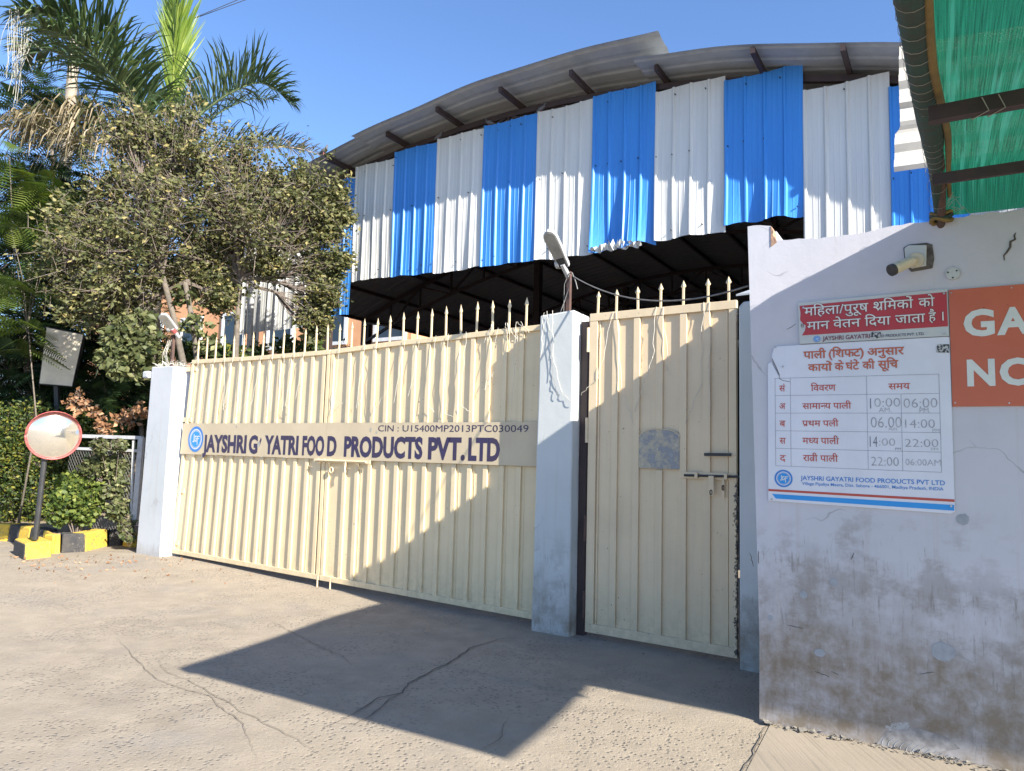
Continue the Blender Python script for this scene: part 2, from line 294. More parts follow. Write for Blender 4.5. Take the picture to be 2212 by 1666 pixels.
def mat_patch():
    m, t, p = newmat('mottled_patch_plate'); v = coords(t)
    n = noise(t, v, 9, 7, 0.75); n2 = noise(t, v, 30, 5, 0.7)
    c = ramp(t, n, [(0.42, (0.46, 0.39, 0.27)), (0.50, (0.36, 0.33, 0.27)), (0.56, (0.24, 0.245, 0.25)), (0.66, (0.31, 0.315, 0.32))])
    c = mixc(t, ramp(t, n2, [(0.60, 0.0), (0.66, 0.8)]), c, (0.55, 0.50, 0.36))
    t.links.new(c, p.inputs['Base Color']); p.inputs['Roughness'].default_value = 0.55; bump(t, p, n2, 0.4, 0.004); return m
M['patchgrey'] = mat_patch()
def mat_sticker():
    m, t, p = newmat('scraped_sticker'); v = coords(t)
    c = ramp(t, noise(t, v, 70, 4, 0.6), [(0.50, (0.03, 0.03, 0.03)), (0.56, (0.45, 0.45, 0.45))])
    t.links.new(c, p.inputs['Base Color']); return m
M['sticker'] = mat_sticker()
def mat_mirror():
    m, t, p = newmat('convex_mirror'); v = coords(t)
    p.inputs['Metallic'].default_value = 0.9
    n = noise(t, v, 6, 4); t.links.new(mixc(t, n, (0.92, 0.90, 0.84), (0.80, 0.76, 0.68)), p.inputs['Base Color'])
    t.links.new(ramp(t, n, [(0.3, 0.06), (0.7, 0.16)]), p.inputs['Roughness']); return m
M['mirror'] = mat_mirror()

# ------------------------------------------------------------------ mesh helpers
class MB:
    def __init__(s): s.v = []; s.f = []
    def add(s, vs, fs):
        b = len(s.v); s.v += [tuple(map(float, q)) for q in vs]; s.f += [tuple(b+i for i in f) for f in fs]; return s
    def box(s, a, b):
        x0, y0, z0 = a; x1, y1, z1 = b
        return s.add([(x0, y0, z0), (x1, y0, z0), (x1, y1, z0), (x0, y1, z0), (x0, y0, z1), (x1, y0, z1), (x1, y1, z1), (x0, y1, z1)],
                     [(0, 3, 2, 1), (4, 5, 6, 7), (0, 1, 5, 4), (1, 2, 6, 5), (2, 3, 7, 6), (3, 0, 4, 7)])
    def prism(s, poly, y0, y1):          # polygon in x-z, extruded along y
        n = len(poly)
        return s.add([(x, y0, z) for x, z in poly]+[(x, y1, z) for x, z in poly],
                     [tuple(range(n)), tuple(range(2*n-1, n-1, -1))]+[(i, n+i, n+(i+1) % n, (i+1) % n) for i in range(n)])
    def tube(s, pts, r, n=8, cap=True):
        pts = [Vector(map(float, q)) for q in pts]; rs = r if isinstance(r, (list, tuple)) else [r]*len(pts)
        b = len(s.v); prev = None
        for i, q in enumerate(pts):
            d = (pts[min(i+1, len(pts)-1)]-pts[max(i-1, 0)]).normalized()
            if d.length == 0: d = Vector((0, 0, 1))
            a = prev if prev is not None else (Vector((0, 0, 1)) if abs(d.z) < 0.9 else Vector((1, 0, 0)))
            x = (a-d*a.dot(d)).normalized(); prev = x; y = d.cross(x)
            for k in range(n):
                t = 2*math.pi*k/n; s.v.append(tuple(q+(x*math.cos(t)+y*math.sin(t))*rs[i]))
        for i in range(len(pts)-1):
            for k in range(n):
                s.f.append((b+i*n+k, b+i*n+(k+1) % n, b+(i+1)*n+(k+1) % n, b+(i+1)*n+k))
        if cap: s.f.append(tuple(b+k for k in range(n-1, -1, -1))); s.f.append(tuple(b+(len(pts)-1)*n+k for k in range(n)))
        return s
    def bar(s, a, b, w, h):              # square bar between two points
        a, b = Vector(map(float, a)), Vector(map(float, b)); d = (b-a).normalized()
        up = Vector((0, 0, 1)) if abs(d.z) < 0.9 else Vector((0, 1, 0)); x = d.cross(up).normalized()*w/2; y = x.cross(d).normalized()*h/2
        vs = [a-x-y, a+x-y, a+x+y, a-x+y, b-x-y, b+x-y, b+x+y, b-x+y]
        return s.add(vs, [(0, 3, 2, 1), (4, 5, 6, 7), (0, 1, 5, 4), (1, 2, 6, 5), (2, 3, 7, 6), (3, 0, 4, 7)])
    def disc(s, c, r, y, n=28, rx=None):  # flat disc in x-z facing -y
        rx = rx or r
        return s.add([(c[0]+rx*math.cos(2*math.pi*k/n), y, c[1]+r*math.sin(2*math.pi*k/n)) for k in range(n)], [tuple(range(n))])
    def ring(s, c, r0, r1, y, n=32):
        vs = []
        for k in range(n):
            t = 2*math.pi*k/n
            vs += [(c[0]+r0*math.cos(t), y, c[1]+r0*math.sin(t)), (c[0]+r1*math.cos(t), y, c[1]+r1*math.sin(t))]
        return s.add(vs, [(2*k, 2*k+1, (2*k+3) % (2*n), (2*k+2) % (2*n)) for k in range(n)])
    def build(s, name, m, parent=None, smooth=False, loc=None, bevel=0, label=None, kind=None):
        me = bpy.data.meshes.new(name); me.from_pydata(s.v, [], s.f); me.update()
        me.materials.append(m)
        if smooth: me.polygons.foreach_set('use_smooth', [True]*len(me.polygons))
        o = bpy.data.objects.new(name, me); COL.objects.link(o)
        if parent: o.parent = parent
        if loc is not None: o.location = loc
        if bevel:
            b = o.modifiers.new('bevel', 'BEVEL'); b.width = bevel; b.segments = 2; b.limit_method = 'ANGLE'
        if label: o['label'] = label
        if kind: o['kind'] = kind
        return o
def thing(name, label, cat, frame=None, loc=None, rz=0.0, group=None):
    o = bpy.data.objects.new(name, None); COL.objects.link(o); o.empty_display_size = 0.2
    if frame is not None:
        base = loc or (0, 0, 0); P = frame.w(*base); o.location = P; o.rotation_euler = (0, 0, frame.rz)
    else:
        o.location = loc or (0, 0, 0); o.rotation_euler = (0, 0, rz)
    tag(o, label, cat, group); return o
def tag(o, label, cat, group=None):
    o['label'] = label; o['category'] = cat
    if group: o['group'] = group
    return o
def structure(o): o['kind'] = 'structure'; return o
def share(src, name, loc, parent):      # a further copy of a piece, sharing its mesh
    o = src.copy(); o.name = name; o.location = loc; o.parent = parent; COL.objects.link(o); return o

# ---- lettering: real outlines, thin on their board
_gc = {}
def glyph(ch, off):
    k = (ch, off)
    if k in _gc: return _gc[k]
    c = bpy.data.curves.new('g', 'FONT'); c.size = 1; c.offset = off; c.body = ch; c.resolution_u = 3
    o = bpy.data.objects.new('g', c); COL.objects.link(o)
    dg = bpy.context.evaluated_depsgraph_get(); dg.update()
    me = bpy.data.meshes.new_from_object(o.evaluated_get(dg))
    vs = [(q.co.x, q.co.y) for q in me.vertices]; fs = [tuple(f.vertices) for f in me.polygons]
    def mx(b):
        c.body = b; bpy.context.view_layer.update(); return max(q[0] for q in o.bound_box)
    adv = 0.0
    if len(ch) == 1: adv = mx(ch+'H')-mx('H')
    bpy.data.meshes.remove(me); bpy.data.objects.remove(o); bpy.data.curves.remove(c)
    _gc[k] = (vs, fs, adv); return _gc[k]
def clip_half(g, cut):
    vs, fs, adv = g; bm = bmesh.new(); bv = [bm.verts.new((x, y, 0)) for x, y in vs]
    for f in fs:
        try: bm.faces.new([bv[i] for i in f])
        except ValueError: pass
    bmesh.ops.bisect_plane(bm, geom=bm.verts[:]+bm.edges[:]+bm.faces[:], plane_co=(adv-cut, 0, 0), plane_no=(1, 0, 0), clear_outer=True)
    bm.verts.index_update(); r = ([(q.co.x, q.co.y) for q in bm.verts], [tuple(v.index for v in f.verts) for f in bm.faces], adv-cut); bm.free(); return r
def hindi(tokens, off):
    """tokens: characters in drawing order; '~' halves the letter before it, '^' hangs the ra stroke, '*' sets the reph hook"""
    vs, fs, x, z = [], [], 0.0, 0; last = None; i = 0
    def put(g, dx):
        nonlocal z
        b = len(vs); lay = (z % 5)*0.004; z += 1
        for (a, c) in g[0]: vs.append((a+dx, c, lay))
        for f in g[1]: fs.append(tuple(b+k for k in f))
    while i < len(tokens):
        ch = tokens[i]; nxt = tokens[i+1] if i+1 < len(tokens) else ''
        if ch == ' ': x += 0.30; i += 1; continue
        if ch == '^':
            t = 0.10+off*2; X = x-0.12; put(([(X, 0.28+t/2), (X-0.27, 0.01+t/2), (X-0.25, 0.01-t/2), (X, 0.28-t/2)], [(0, 1, 2, 3)], 0), 0); i += 1; continue
        if ch == '*':
            n = 8; X = x-0.13; q = []
            for k in range(n+1):
                a = R(-50+k*200/n); q.append((X+0.085*math.cos(a), 0.74+0.085*math.sin(a))); 
            for k in range(n+1):
                a = R(-50+k*200/n); q.append((X+(0.085-0.06-off)*math.cos(a), 0.74+(0.085-0.06-off)*math.sin(a)))
            put((q, [(k, k+1, n+2+k, n+1+k) for k in range(n)], 0), 0); i += 1; continue
        g = glyph(ch, off)
        if nxt == '~': g = clip_half(g, 0.145 if ch != 'फ' else 0.05); i += 1
        put(g, x); x += g[2]; i += 1
    return vs, fs, x
def latin(text, off):
    g = glyph(text+'\u200a' if len(text) == 1 else text, off)
    return [(x, y, 0.0) for x, y in g[0]], g[1], max(v[0] for v in g[0])
def lettering(name, vf, box, y, m, parent, hgt=None, shear=0.0, rot=0.0):
    """fits the outlines into box = (x0, z0, x1, z1): z0 is the baseline, z1 the top of the full letters"""
    vs, fs, wid = vf; x0, z0, x1, z1 = box; H = hgt or 0.682
    mn = min(v[0] for v in vs); mxx = max(v[0] for v in vs)
    kx = (x1-x0)/(mxx-mn); kz = (z1-z0)/H; b = MB(); cr, sr = math.cos(rot), math.sin(rot)
    out = []
    for v in vs:
        a = (v[0]-mn)*kx + v[1]*kz*shear; c = v[1]*kz
        out.append((x0+a*cr-c*sr, y-v[2]*0.05, z0+a*sr+c*cr))
    b.add(out, [tuple(reversed(f)) for f in fs] if False else fs)
    return b.build(name, m, parent)

# ------------------------------------------------------------------ ground
def build_ground():
    xs = sorted(set([-400, -120, -50, -25] + list(np.arange(-16, 10.01, 0.5)) + [20, 50, 120, 400]))
    ys = sorted(set([-400, -100, -30, -12] + list(np.arange(-4, 26.01, 0.5)) + [40, 80, 160, 400, 900]))
    b = MB(); nx = len(xs)
    b.v = [(x, y, ground_h(x, y) if -16 <= x <= 10 and -4 <= y <= 26 else (0.07 if x < -5 else 0.0)) for y in ys for x in xs]
    b.f = [(j*nx+i, j*nx+i+1, (j+1)*nx+i+1, (j+1)*nx+i) for j in range(len(ys)-1) for i in range(nx-1)]
    structure(b.build('ground', M['concrete'], smooth=True))
build_ground()
def strip(name, pts, width, m, z=0.008, jitter=0.3, kind='structure'):
    pts = [np.array(gnd(*q)) if len(q) == 2 else np.array(q) for q in pts]; P = []
    for i in range(len(pts)-1):
        n = max(2, int(np.linalg.norm(pts[i+1]-pts[i])/0.05))
        for k in range(n): P.append(pts[i]+(pts[i+1]-pts[i])*k/n)
    P.append(pts[-1]); b = MB(); n = len(P); off = 0
    for i, q in enumerate(P):
        d = P[min(i+1, n-1)]-P[max(i-1, 0)]; d /= (np.linalg.norm(d)+1e-9); s = np.array([-d[1], d[0], 0])
        off = off*0.8+random.uniform(-1, 1)*0.010
        e = min(i, n-1-i)/max(1, n*0.25); wv = width*min(1, e+0.15)*random.uniform(1-jitter, 1+jitter)
        q = q+s*off; zz = ground_h(q[0], q[1])+z
        b.v += [(q[0]+s[0]*wv/2, q[1]+s[1]*wv/2, zz), (q[0]-s[0]*wv/2, q[1]-s[1]*wv/2, zz)]
        if i: k = 2*i; b.f.append((k-2, k-1, k+1, k))
    o = b.build(name, m); o['kind'] = kind; return o
CR = [([(700, 1572), (721, 1566), (777, 1531), (819, 1510), (866, 1499), (880, 1478), (939, 1449), (992, 1422), (1016, 1402), (1074, 1381), (1130, 1378)], 0.013),
      ([(721, 1566), (768, 1566), (820, 1533), (866, 1499)], 0.008),
      ([(345, 1425), (369, 1456), (408, 1469), (455, 1498), (560, 1560), (640, 1600), (700, 1640)], 0.004),
      ([(250, 1380), (328, 1456), (345, 1469), (377, 1485), (447, 1505), (520, 1560), (560, 1640)], 0.004),
      ([(590, 1345), (640, 1370), (690, 1395), (740, 1420), (760, 1440)], 0.006),
      ([(1663, 1570), (1646, 1602), (1630, 1640), (1614, 1664), (1590, 1720)], 0.008),
      ([(0, 1216), (60, 1212), (120, 1207), (200, 1203), (300, 1205), (340, 1212)], 0.012),
      ([(1040, 1085+540), (1075, 1600), (1096, 1560)], 0.005)]
for i_, (pts, wd) in enumerate(CR): strip('ground_crack', pts, wd, M['palecrack'] if i_ in (2, 3, 4, 5, 6, 7) else M['crack'])
# brushed apron in front of the wall
b = MB(); ap = [gnd(1663, 1568), gnd(1646, 1602), gnd(1614, 1664), gnd(1570, 1740), gnd(1500, 2100), np.array([3.2, -1.0, 0]), W.w(6, -1.5), W.w(6, 0.0), W.w(0.02, 0.0)]
b.add([(q[0], q[1], 0.004) for q in ap], [tuple(range(len(ap)))]); structure(b.build('apron', M['apron']))
# rubble and mortar crumbs along the foot of the wall
b = MB()
for i in range(420):
    u = random.uniform(0.02, 2.6); v = -abs(random.gauss(0, 0.025))-0.004; s = random.uniform(0.004, 0.02)
    if random.random() < 0.12: s *= 1.7
    P = W.w(u, v); q = [Vector((P[0], P[1], 0.008))+Vector((random.uniform(-1, 1)*s, random.uniform(-1, 1)*s, random.uniform(0, 1)*s*0.8)) for _ in range(5)]
    b.add(q, [(0, 1, 2), (0, 2, 3), (0, 3, 1), (1, 2, 4), (2, 3, 4), (3, 1, 4)])
for i in range(160):
    P = gnd(random.uniform(1150, 1640), random.uniform(1385, 1450)); u, v, _ = G.loc(P)
    if v < -0.12: continue
    s = random.uniform(0.004, 0.014); q = [Vector((P[0], P[1], 0.0))+Vector((random.uniform(-1, 1)*s, random.uniform(-1, 1)*s, random.uniform(0, 1)*s)) for _ in range(5)]
    b.add(q, [(0, 1, 2), (0, 2, 3), (0, 3, 1), (1, 2, 4), (2, 3, 4), (3, 1, 4)])
o = b.build('rubble', M['rubble']); o['kind'] = 'stuff'; tag(o, 'plaster crumbs and mortar bits along the foot of the wall', 'rubble')

# ------------------------------------------------------------------ guard room wall
room = thing('guard_room', 'whitewashed guard room wall with grimy foot carrying the signs, right of the gates', 'building', W)
def wall_face():
    b = MB(); top = [(-0.055, 3.05), (0.02, 3.055), (0.085, 3.04), (0.09, 2.99), (0.104, 2.945), (0.18, 2.93), (0.253, 2.927), (0.40, 2.915), (0.553, 2.915), (0.66, 2.925), (0.775, 2.935), (0.94, 2.942), (1.2, 2.945), (1.6, 2.94), (2.4, 2.95), (6.0, 2.95)]
    poly = [(0.0, -0.15), (0.004, 0.5), (-0.02, 1.6)]
    pts = []
    for i in range(len(top)-1):
        a, c = top[i], top[i+1]; n = max(1, int((c[0]-a[0])/0.035))
        for k in range(n): pts.append((a[0]+(c[0]-a[0])*k/n, a[1]+(c[1]-a[1])*k/n+random.uniform(-0.006, 0.006)))
    pts.append(top[-1])
    poly += pts + [(6.0, -0.15)]
    poly.reverse()
    b.prism(poly, 0.0, 0.11); return b
wf = wall_face().build('wall', M['wall'], room, label='front wall with uneven broken top edge')
b = MB(); b.box((-0.0, 0.11, -0.1), (0.10, 1.12, 3.03)); b.build('return_wall', M['wall'], room)
b = MB(); b.box((0.10, 0.11, 2.78), (6.0, 4.0, 2.90)); b.build('roof_slab', M['wall'], room)
b = MB(); b.prism([(0.089, 3.035), (0.089, 2.90), (0.125, 2.925), (0.115, 2.955), (0.10, 2.97), (0.104, 3.0)], -0.004, 0.10); b.build('broken_brick', M['brick'], room)
post = thing('gate_post', 'narrow grey plastered post in the gap between wicket gate and sign wall', 'pillar', G)
b = MB(); b.prism([(1.862, -0.1), (2.24, -0.1), (2.24, 2.79), (1.90, 2.795), (1.862, 2.76)], -0.02, 0.22); b.build('shaft', M['pillar'], post, bevel=0.012)
# conduit disc, patches and scratches on the wall
disc = thing('junction_cover', 'round grey junction cover with three screw holes under the security camera', 'junction box', W)
b = MB(); c0 = on(W, 1878, 583+0)[0], 0
cx, cz = 1.062, 2.622
b.tube([(cx, -0.004, cz), (cx, -0.012, cz)], 0.034, 24); b.build('cover', M['boardgrey'], disc)
for a in (35, 160, 270): MB().tube([(cx+0.024*math.cos(R(a)), -0.0125, cz+0.024*math.sin(R(a))), (cx+0.024*math.cos(R(a)), -0.0135, cz+0.024*math.sin(R(a)))], 0.005, 8).build('screw_hole', M['black'], disc)
def blob(cx, cz, rx, rz, n=26, j=0.12, y=-0.002):
    return [(cx+rx*math.cos(2*math.pi*k/n)*random.uniform(1-j, 1+j), cz+rz*math.sin(2*math.pi*k/n)*random.uniform(1-j, 1+j)) for k in range(n)][::-1]
for (px, py, rx, rz) in [(2037, 1408, 0.058, 0.048), (1771, 1410, 0.030, 0.022), (1801, 1258, 0.022, 0.024), (1664, 1335, 0.016, 0.016), (1736, 1285, 0.02, 0.022), (2080, 1122, 0.03, 0.03)]:
    q = on(W, px, py); b = MB(); b.prism(blob(q[0], q[2], rx, rz), -0.0025, 0.002); b.build('plaster_patch', M['plpatch'], room)
def scratch(p0, p1, wd, m=M['crack'], name='scratch'):
    a, c = on(W, *p0), on(W, *p1); b = MB(); n = 7
    pts = [(a[0]+(c[0]-a[0])*k/n+random.uniform(-1, 1)*wd, -0.001, a[2]+(c[2]-a[2])*k/n+random.uniform(-1, 1)*wd) for k in range(n+1)]
    b.tube(pts, [wd*(0.3+0.7*math.sin(math.pi*k/n))*0.6+0.0006 for k in range(n+1)], 5); return b.build(name, m, room)
scratch((2196, 500), (2168, 560), 0.010); scratch((1760, 1450), (1790, 1462), 0.0025); scratch((1795, 1450), (1812, 1458), 0.002)
scratch((1700, 1350), (1735, 1358), 0.002); scratch((1620, 1195), (1628, 1225), 0.003); scratch((1638, 1190), (1639, 1218), 0.003)
scratch((1845, 1195), (1838, 1210), 0.0025); scratch((1985, 1456), (2018, 1452), 0.002); scratch((1720, 700), (1700, 712), 0.0015)
# faint tyre rub at the foot of the wall, a fan of arcs
b = MB()
for k in range(15):
    a = on(W, 1905+k*13, 1606+k*4.2)
    pts = [(a[0]+0.002*j*j, -0.0012, a[2]+0.012*j) for j in range(5)]
    b.tube(pts, 0.0016, 4)
b.build('tyre_rub', M['plpatch'], room, kind='stuff')
b = MB(); pl = [on(W, x, y) for x, y in [(1890, 1612), (1912, 1580), (1980, 1572), (2050, 1595), (2075, 1618), (2000, 1628), (1930, 1618)]]
b.prism([(q[0], q[2]) for q in pl][::-1], -0.0008, 0.001); b.build('rub_mark', simple('rubber_smear', (0.16, 0.15, 0.145), (0.36, 0.34, 0.33), 14, 0.85, fine=30), room)

# ------------------------------------------------------------------ pillars
def pillar(name, label, pts_bot, pts_top, m, capz):
    t = thing(name, label, 'pillar', G)
    b = MB(); (u0, u1, v0, v1), (a0, a1, c0, c1) = pts_bot, pts_top; L = 9; n = 0
    for k in range(L+1):
        f = k/L; j = lambda s: random.uniform(-s, s)
        q = [(u0+(a0-u0)*f+j(.004), v0+(c0-v0)*f), (u1+(a1-u1)*f+j(.004), v0+(c0-v0)*f), (u1+(a1-u1)*f+j(.004), v1), (u0+(a0-u0)*f, v1)]
        z = -0.1+(capz+0.1)*f
        b.v += [(x, y, z+(random.uniform(-0.02, 0.015) if k == L else 0)) for x, y in q]
        if k:
            o = 4*k
            for i in range(4): b.f.append((o-4+i, o-4+(i+1) % 4, o+(i+1) % 4, o+i))
    b.f.append((4*L, 4*L+1, 4*L+2, 4*L+3)); b.f.append((3, 2, 1, 0))
    b.build('shaft', m, t, bevel=0.015); return t
mp = pillar('gate_pillar', 'blue-white plastered pillar between the double gate and the wicket gate', (0.0, 0.388, 0.0, 0.30), (0.021, 0.378, 0.0, 0.30), M['pillar'], 2.865)
b = MB(); b.box((0.385, 0.13, -0.05), (0.455, 0.20, 2.78)); b.build('hinge_strip', M['darksteel'], mp)
lp = pillar('gate_pillar', 'sunlit white plastered pillar at the left end of the double gate', (-6.46, -5.87, -0.02, 0.27), (-6.40, -5.855, -0.02, 0.27), M['pillar_l'], 2.66)
for z in (2.62, 1.92, 0.95, 0.25):
    MB().box((-5.87, 0.16, z-0.03), (-5.60-0.06*(2.75-z), 0.20, z+0.03)).build('hinge', M['cream'], lp)
b = MB()                                  # small camera-like nub at the upper left of the pillar
b.box((-6.56, -0.06, 2.50), (-6.42, 0.02, 2.60)); b.build('broken_edge', M['pillar_l'], lp, bevel=0.02)
# debris on the left pillar's top
b = MB()
for i in range(60):
    c = np.array([random.uniform(-6.38, -5.88), random.uniform(0, 0.26), 2.67]); d = np.array([random.uniform(-.12, .12), random.uniform(-.06, .06), random.uniform(0.0, .07)])
    b.tube([c, c+d*0.5+np.array([0, 0, .01]), c+d], 0.0035, 3)
db = b.build('dry_debris', M['wire']); db.location = G.o; db.rotation_euler = (0, 0, G.rz); db['kind'] = 'stuff'; tag(db, 'tangle of dry twigs and wire ends on top of the sunlit left pillar', 'debris')

# ------------------------------------------------------------------ gates
GV = 0.15
def rail_z(u): return float(np.interp(u, [-5.7, -4.22, -2.96, -2.37, -1.83, -1.33, -0.87, 0.0], [2.742, 2.722, 2.722, 2.742, 2.760, 2.765, 2.777, 2.795]))
def lean(u, z): return u - 0.195*min(max((-2.94-u)/2.78, 0), 1)*(2.75-z)/2.7
def bot_z(u): return 0.058+0.05*min(max((-u)/5.6, 0), 1)
def lbox(b, u0, u1, v0, v1, zf0, zf1, n=1):      # a box whose ends follow the gate's lean and rail height
    for k in range(n):
        a, c = u0+(u1-u0)*k/n, u0+(u1-u0)*(k+1)/n
        q = []
        for v in (v0, v1):
            for (u, zf) in ((a, zf0), (c, zf0), (c, zf1), (a, zf1)): z = zf(u); q.append((lean(u, z), v, z))
        b.add(q, [(0, 1, 2, 3), (7, 6, 5, 4), (0, 4, 5, 1), (1, 5, 6, 2), (2, 6, 7, 3), (3, 7, 4, 0)])
    return b
def spear_mesh():
    b = MB(); b.box((-0.008, -0.008, -0.02), (0.008, 0.008, 0.225))
    b.add([(0, 0, 0.205), (-0.024, 0, 0.245), (0, -0.010, 0.245), (0.024, 0, 0.245), (0, 0.010, 0.245), (0, 0, 0.325)],
          [(0, 2, 1), (0, 3, 2), (0, 4, 3), (0, 1, 4), (5, 1, 2), (5, 2, 3), (5, 3, 4), (5, 4, 1)])
    return b
SPEAR = None
def spear(u, z, v, parent, s=1.0, tilt=0.0):
    global SPEAR
    if SPEAR is None: o = SPEAR = spear_mesh().build('spear_spike', M['cream'], parent)
    else: o = share(SPEAR, 'spear_spike', (0, 0, 0), parent)
    o.location = (u, v, z); o.scale = (1, 1, s); o.rotation_euler = (0, tilt, 0)
def leaf_gate(t, u0, u1, ribs):
    K = lambda v: (lambda u: v)
    for (a, c, z0, z1, n) in ((u0, u1, lambda u: rail_z(u)-0.055, rail_z, 10), (u0, u1, bot_z, lambda u: bot_z(u)+0.06, 4)):
        lbox(MB(), a, c, GV-0.006, GV+0.04, z0, z1, n).build('rail', M['cream'], t, bevel=0.004)
    for (a, c) in ((u0, u0+0.05), (u1-0.05, u1)):
        for zz in ((lambda u: bot_z(u)+0.06, K(1.445)), (K(1.86), lambda u: rail_z(u)-0.055)):
            lbox(MB(), a, c, GV-0.003, GV+0.04, zz[0], zz[1], 3).build('stile', M['cream'], t, bevel=0.003)
    lbox(MB(), u0+0.05, u1-0.05, GV+0.023, GV+0.027, lambda u: bot_z(u)+0.05, K(1.45), 6).build('sheet', M['cream'], t)
    lbox(MB(), u0+0.05, u1-0.05, GV+0.023, GV+0.027, K(1.85), lambda u: rail_z(u)-0.05, 12).build('sheet', M['cream'], t)
    for u in ribs:
        a, c = u-0.027, u+0.027
        for zz in ((lambda u: bot_z(u)+0.058, K(1.448)), (K(1.862), lambda u: rail_z(u)-0.053)):
            lbox(MB(), a, c, GV+0.001, GV+0.023, zz[0], zz[1], 1).build('rib', M['cream'], t, bevel=0.004)
        # thin folded seam next to the rib
        if random.random() < 0.35:
            lbox(MB(), c+0.03, c+0.034, GV+0.019, GV+0.023, lambda u: bot_z(u)+0.058, K(1.448), 1).build('seam', M['cream'], t)
def plate(t, u0, u1):
    lbox(MB(), u0, u1, GV-0.016, GV-0.012, lambda u: 1.452, lambda u: 1.868, 6).build('name_plate', M['plate'], t)
ribsL = [-5.45+0.2*i for i in range(13)][:13]; ribsR = [-2.63+0.196*i for i in range(13)]
gl = thing('gate_leaf', 'left leaf of the cream double gate, carrying the round blue logo', 'gate', G)
leaf_gate(gl, -5.70, -2.945, [u for u in ribsL if u < -3.0]); plate(gl, -5.72, -2.93)
gr = thing('gate_leaf', 'right leaf of the cream double gate, half shaded, beside the middle pillar', 'gate', G)
leaf_gate(gr, -2.93, -0.02, [u for u in ribsR if u < -0.1]); plate(gr, -2.926, -0.018)
for i in range(29):
    u = -5.60+0.1985*i
    if u > -0.05: break
    spear(lean(u, 2.75), rail_z(u)-0.005, GV+0.017, gl if u < -2.94 else gr, random.uniform(0.9, 1.03), random.gauss(0, 0.02))
# lettering and emblem on the name plates
y = GV-0.0175
def emblem(par, cx, cz, r, y):
    MB().ring((cx, cz), r*0.80, r, y).build('emblem_ring', M['inkblue'], par)
    MB().disc((cx, cz), r*0.80, y+0.0004).build('emblem_field', M['board'], par)
    MB().disc((cx, cz), r*0.62, y-0.0004).build('emblem_disc', M['stripeblue'], par)
    b = MB(); s = r*0.62; Y = y-0.0008
    def rect(x0, z0, x1, z1): b.add([(cx+x0*s, Y, cz+z0*s), (cx+x1*s, Y, cz+z0*s), (cx+x1*s, Y, cz+z1*s), (cx+x0*s, Y, cz+z1*s)], [(0, 1, 2, 3)])
    rect(-.62, -.38, -.30, -.24); rect(-.42, -.24, -.30, .62)                                    # J
    rect(-.22, -.30, .22, -.18); rect(-.22, -.18, -.10, .30); rect(-.22, .30, .22, .42); rect(.10, -.18, .22, .08); rect(0, .08, .22, .16)   # G
    rect(.30, -.72, .42, .42); rect(.42, .30, .85, .42); rect(.42, .02, .72, .13)                # F
    b.build('emblem_letters', M['inkwhite'], par)
    MB().ring((cx, cz), r*0.66, r*0.70, y-0.0006).build('emblem_line', M['inkblue'], par)
emblem(gl, -5.47, 1.655, 0.172, y)
B = 0.044
for txt, x0, x1, par in (('JAYSHRI', -5.301, -4.376, gl), ('G', -4.329, -4.154, gl), ('YATRI', -4.021, -3.396, gl), ('FOO', -3.326, -2.95, gl), ('D', -2.90, -2.745, gr),
                         ('PRODUCTS', -2.624, -1.462, gr), ('PVT.', -1.387, -0.907, gr), ('LTD', -0.866, -0.484, gr)):
    lettering('lettering', latin(txt, B), (x0, 1.498, x1, 1.702), y, M['ink'], par)
lettering('lettering', latin('CIN : U15400MP2013PTC030049', 0.0), (-2.109, 1.772, -0.162, 1.838), y, M['ink'], gr)
MB().prism([(-4.147, 1.60), (-4.12, 1.57), (-4.085, 1.661), (-4.10, 1.69), (-4.125, 1.64)], y, y+0.001).build('lettering', M['ink'], gl)
for cx, cz, s in ((-4.14, 1.60, 0.04), (-4.60, 1.83, 0.018), (-2.22, 1.79, 0.022), (-2.13, 1.76, 0.016)):
    MB().prism(blob(cx, cz, s*0.7, s, 12, 0.3), y-0.0006, y).build('torn_patch', M['flesh'], gl if cx < -2.93 else gr)
# the long bolt of the double gate
b = MB(); b.box((-3.10, GV-0.03, 1.415), (-2.20, GV-0.018, 1.452)); b.tube([(-3.05, GV-0.04, 1.435), (-2.25, GV-0.04, 1.435)], 0.011, 8); b.build('bolt', M['cream'], gr)
b = MB(); b.tube([(-2.56, GV-0.04, 1.44), (-2.56, GV-0.05, 1.36), (-2.55, GV-0.05, 1.31)], 0.010, 6); b.build('bolt_handle', M['cream'], gr)
for cx in (-3.02, -2.92, -2.82):
    MB().tube([(cx+0.022*math.cos(a), GV-0.035, 1.43+0.022*math.sin(a)) for a in np.linspace(0, 6.28, 10)], 0.006, 5).build('ring', M['cream'], gr)
MB().tube([(-2.80+0.028*math.cos(a), GV-0.03, 1.33+0.03*math.sin(a)) for a in np.linspace(0, 6.28, 12)], 0.008, 5).build('hasp', M['cream'], gr)
for uu in (-2.97, -2.76):
    MB().tube([(uu, GV, 0.13), (uu, GV, 0.005)], 0.009, 6).build('drop_bolt', M['cream'], gl if uu < -2.93 else gr)

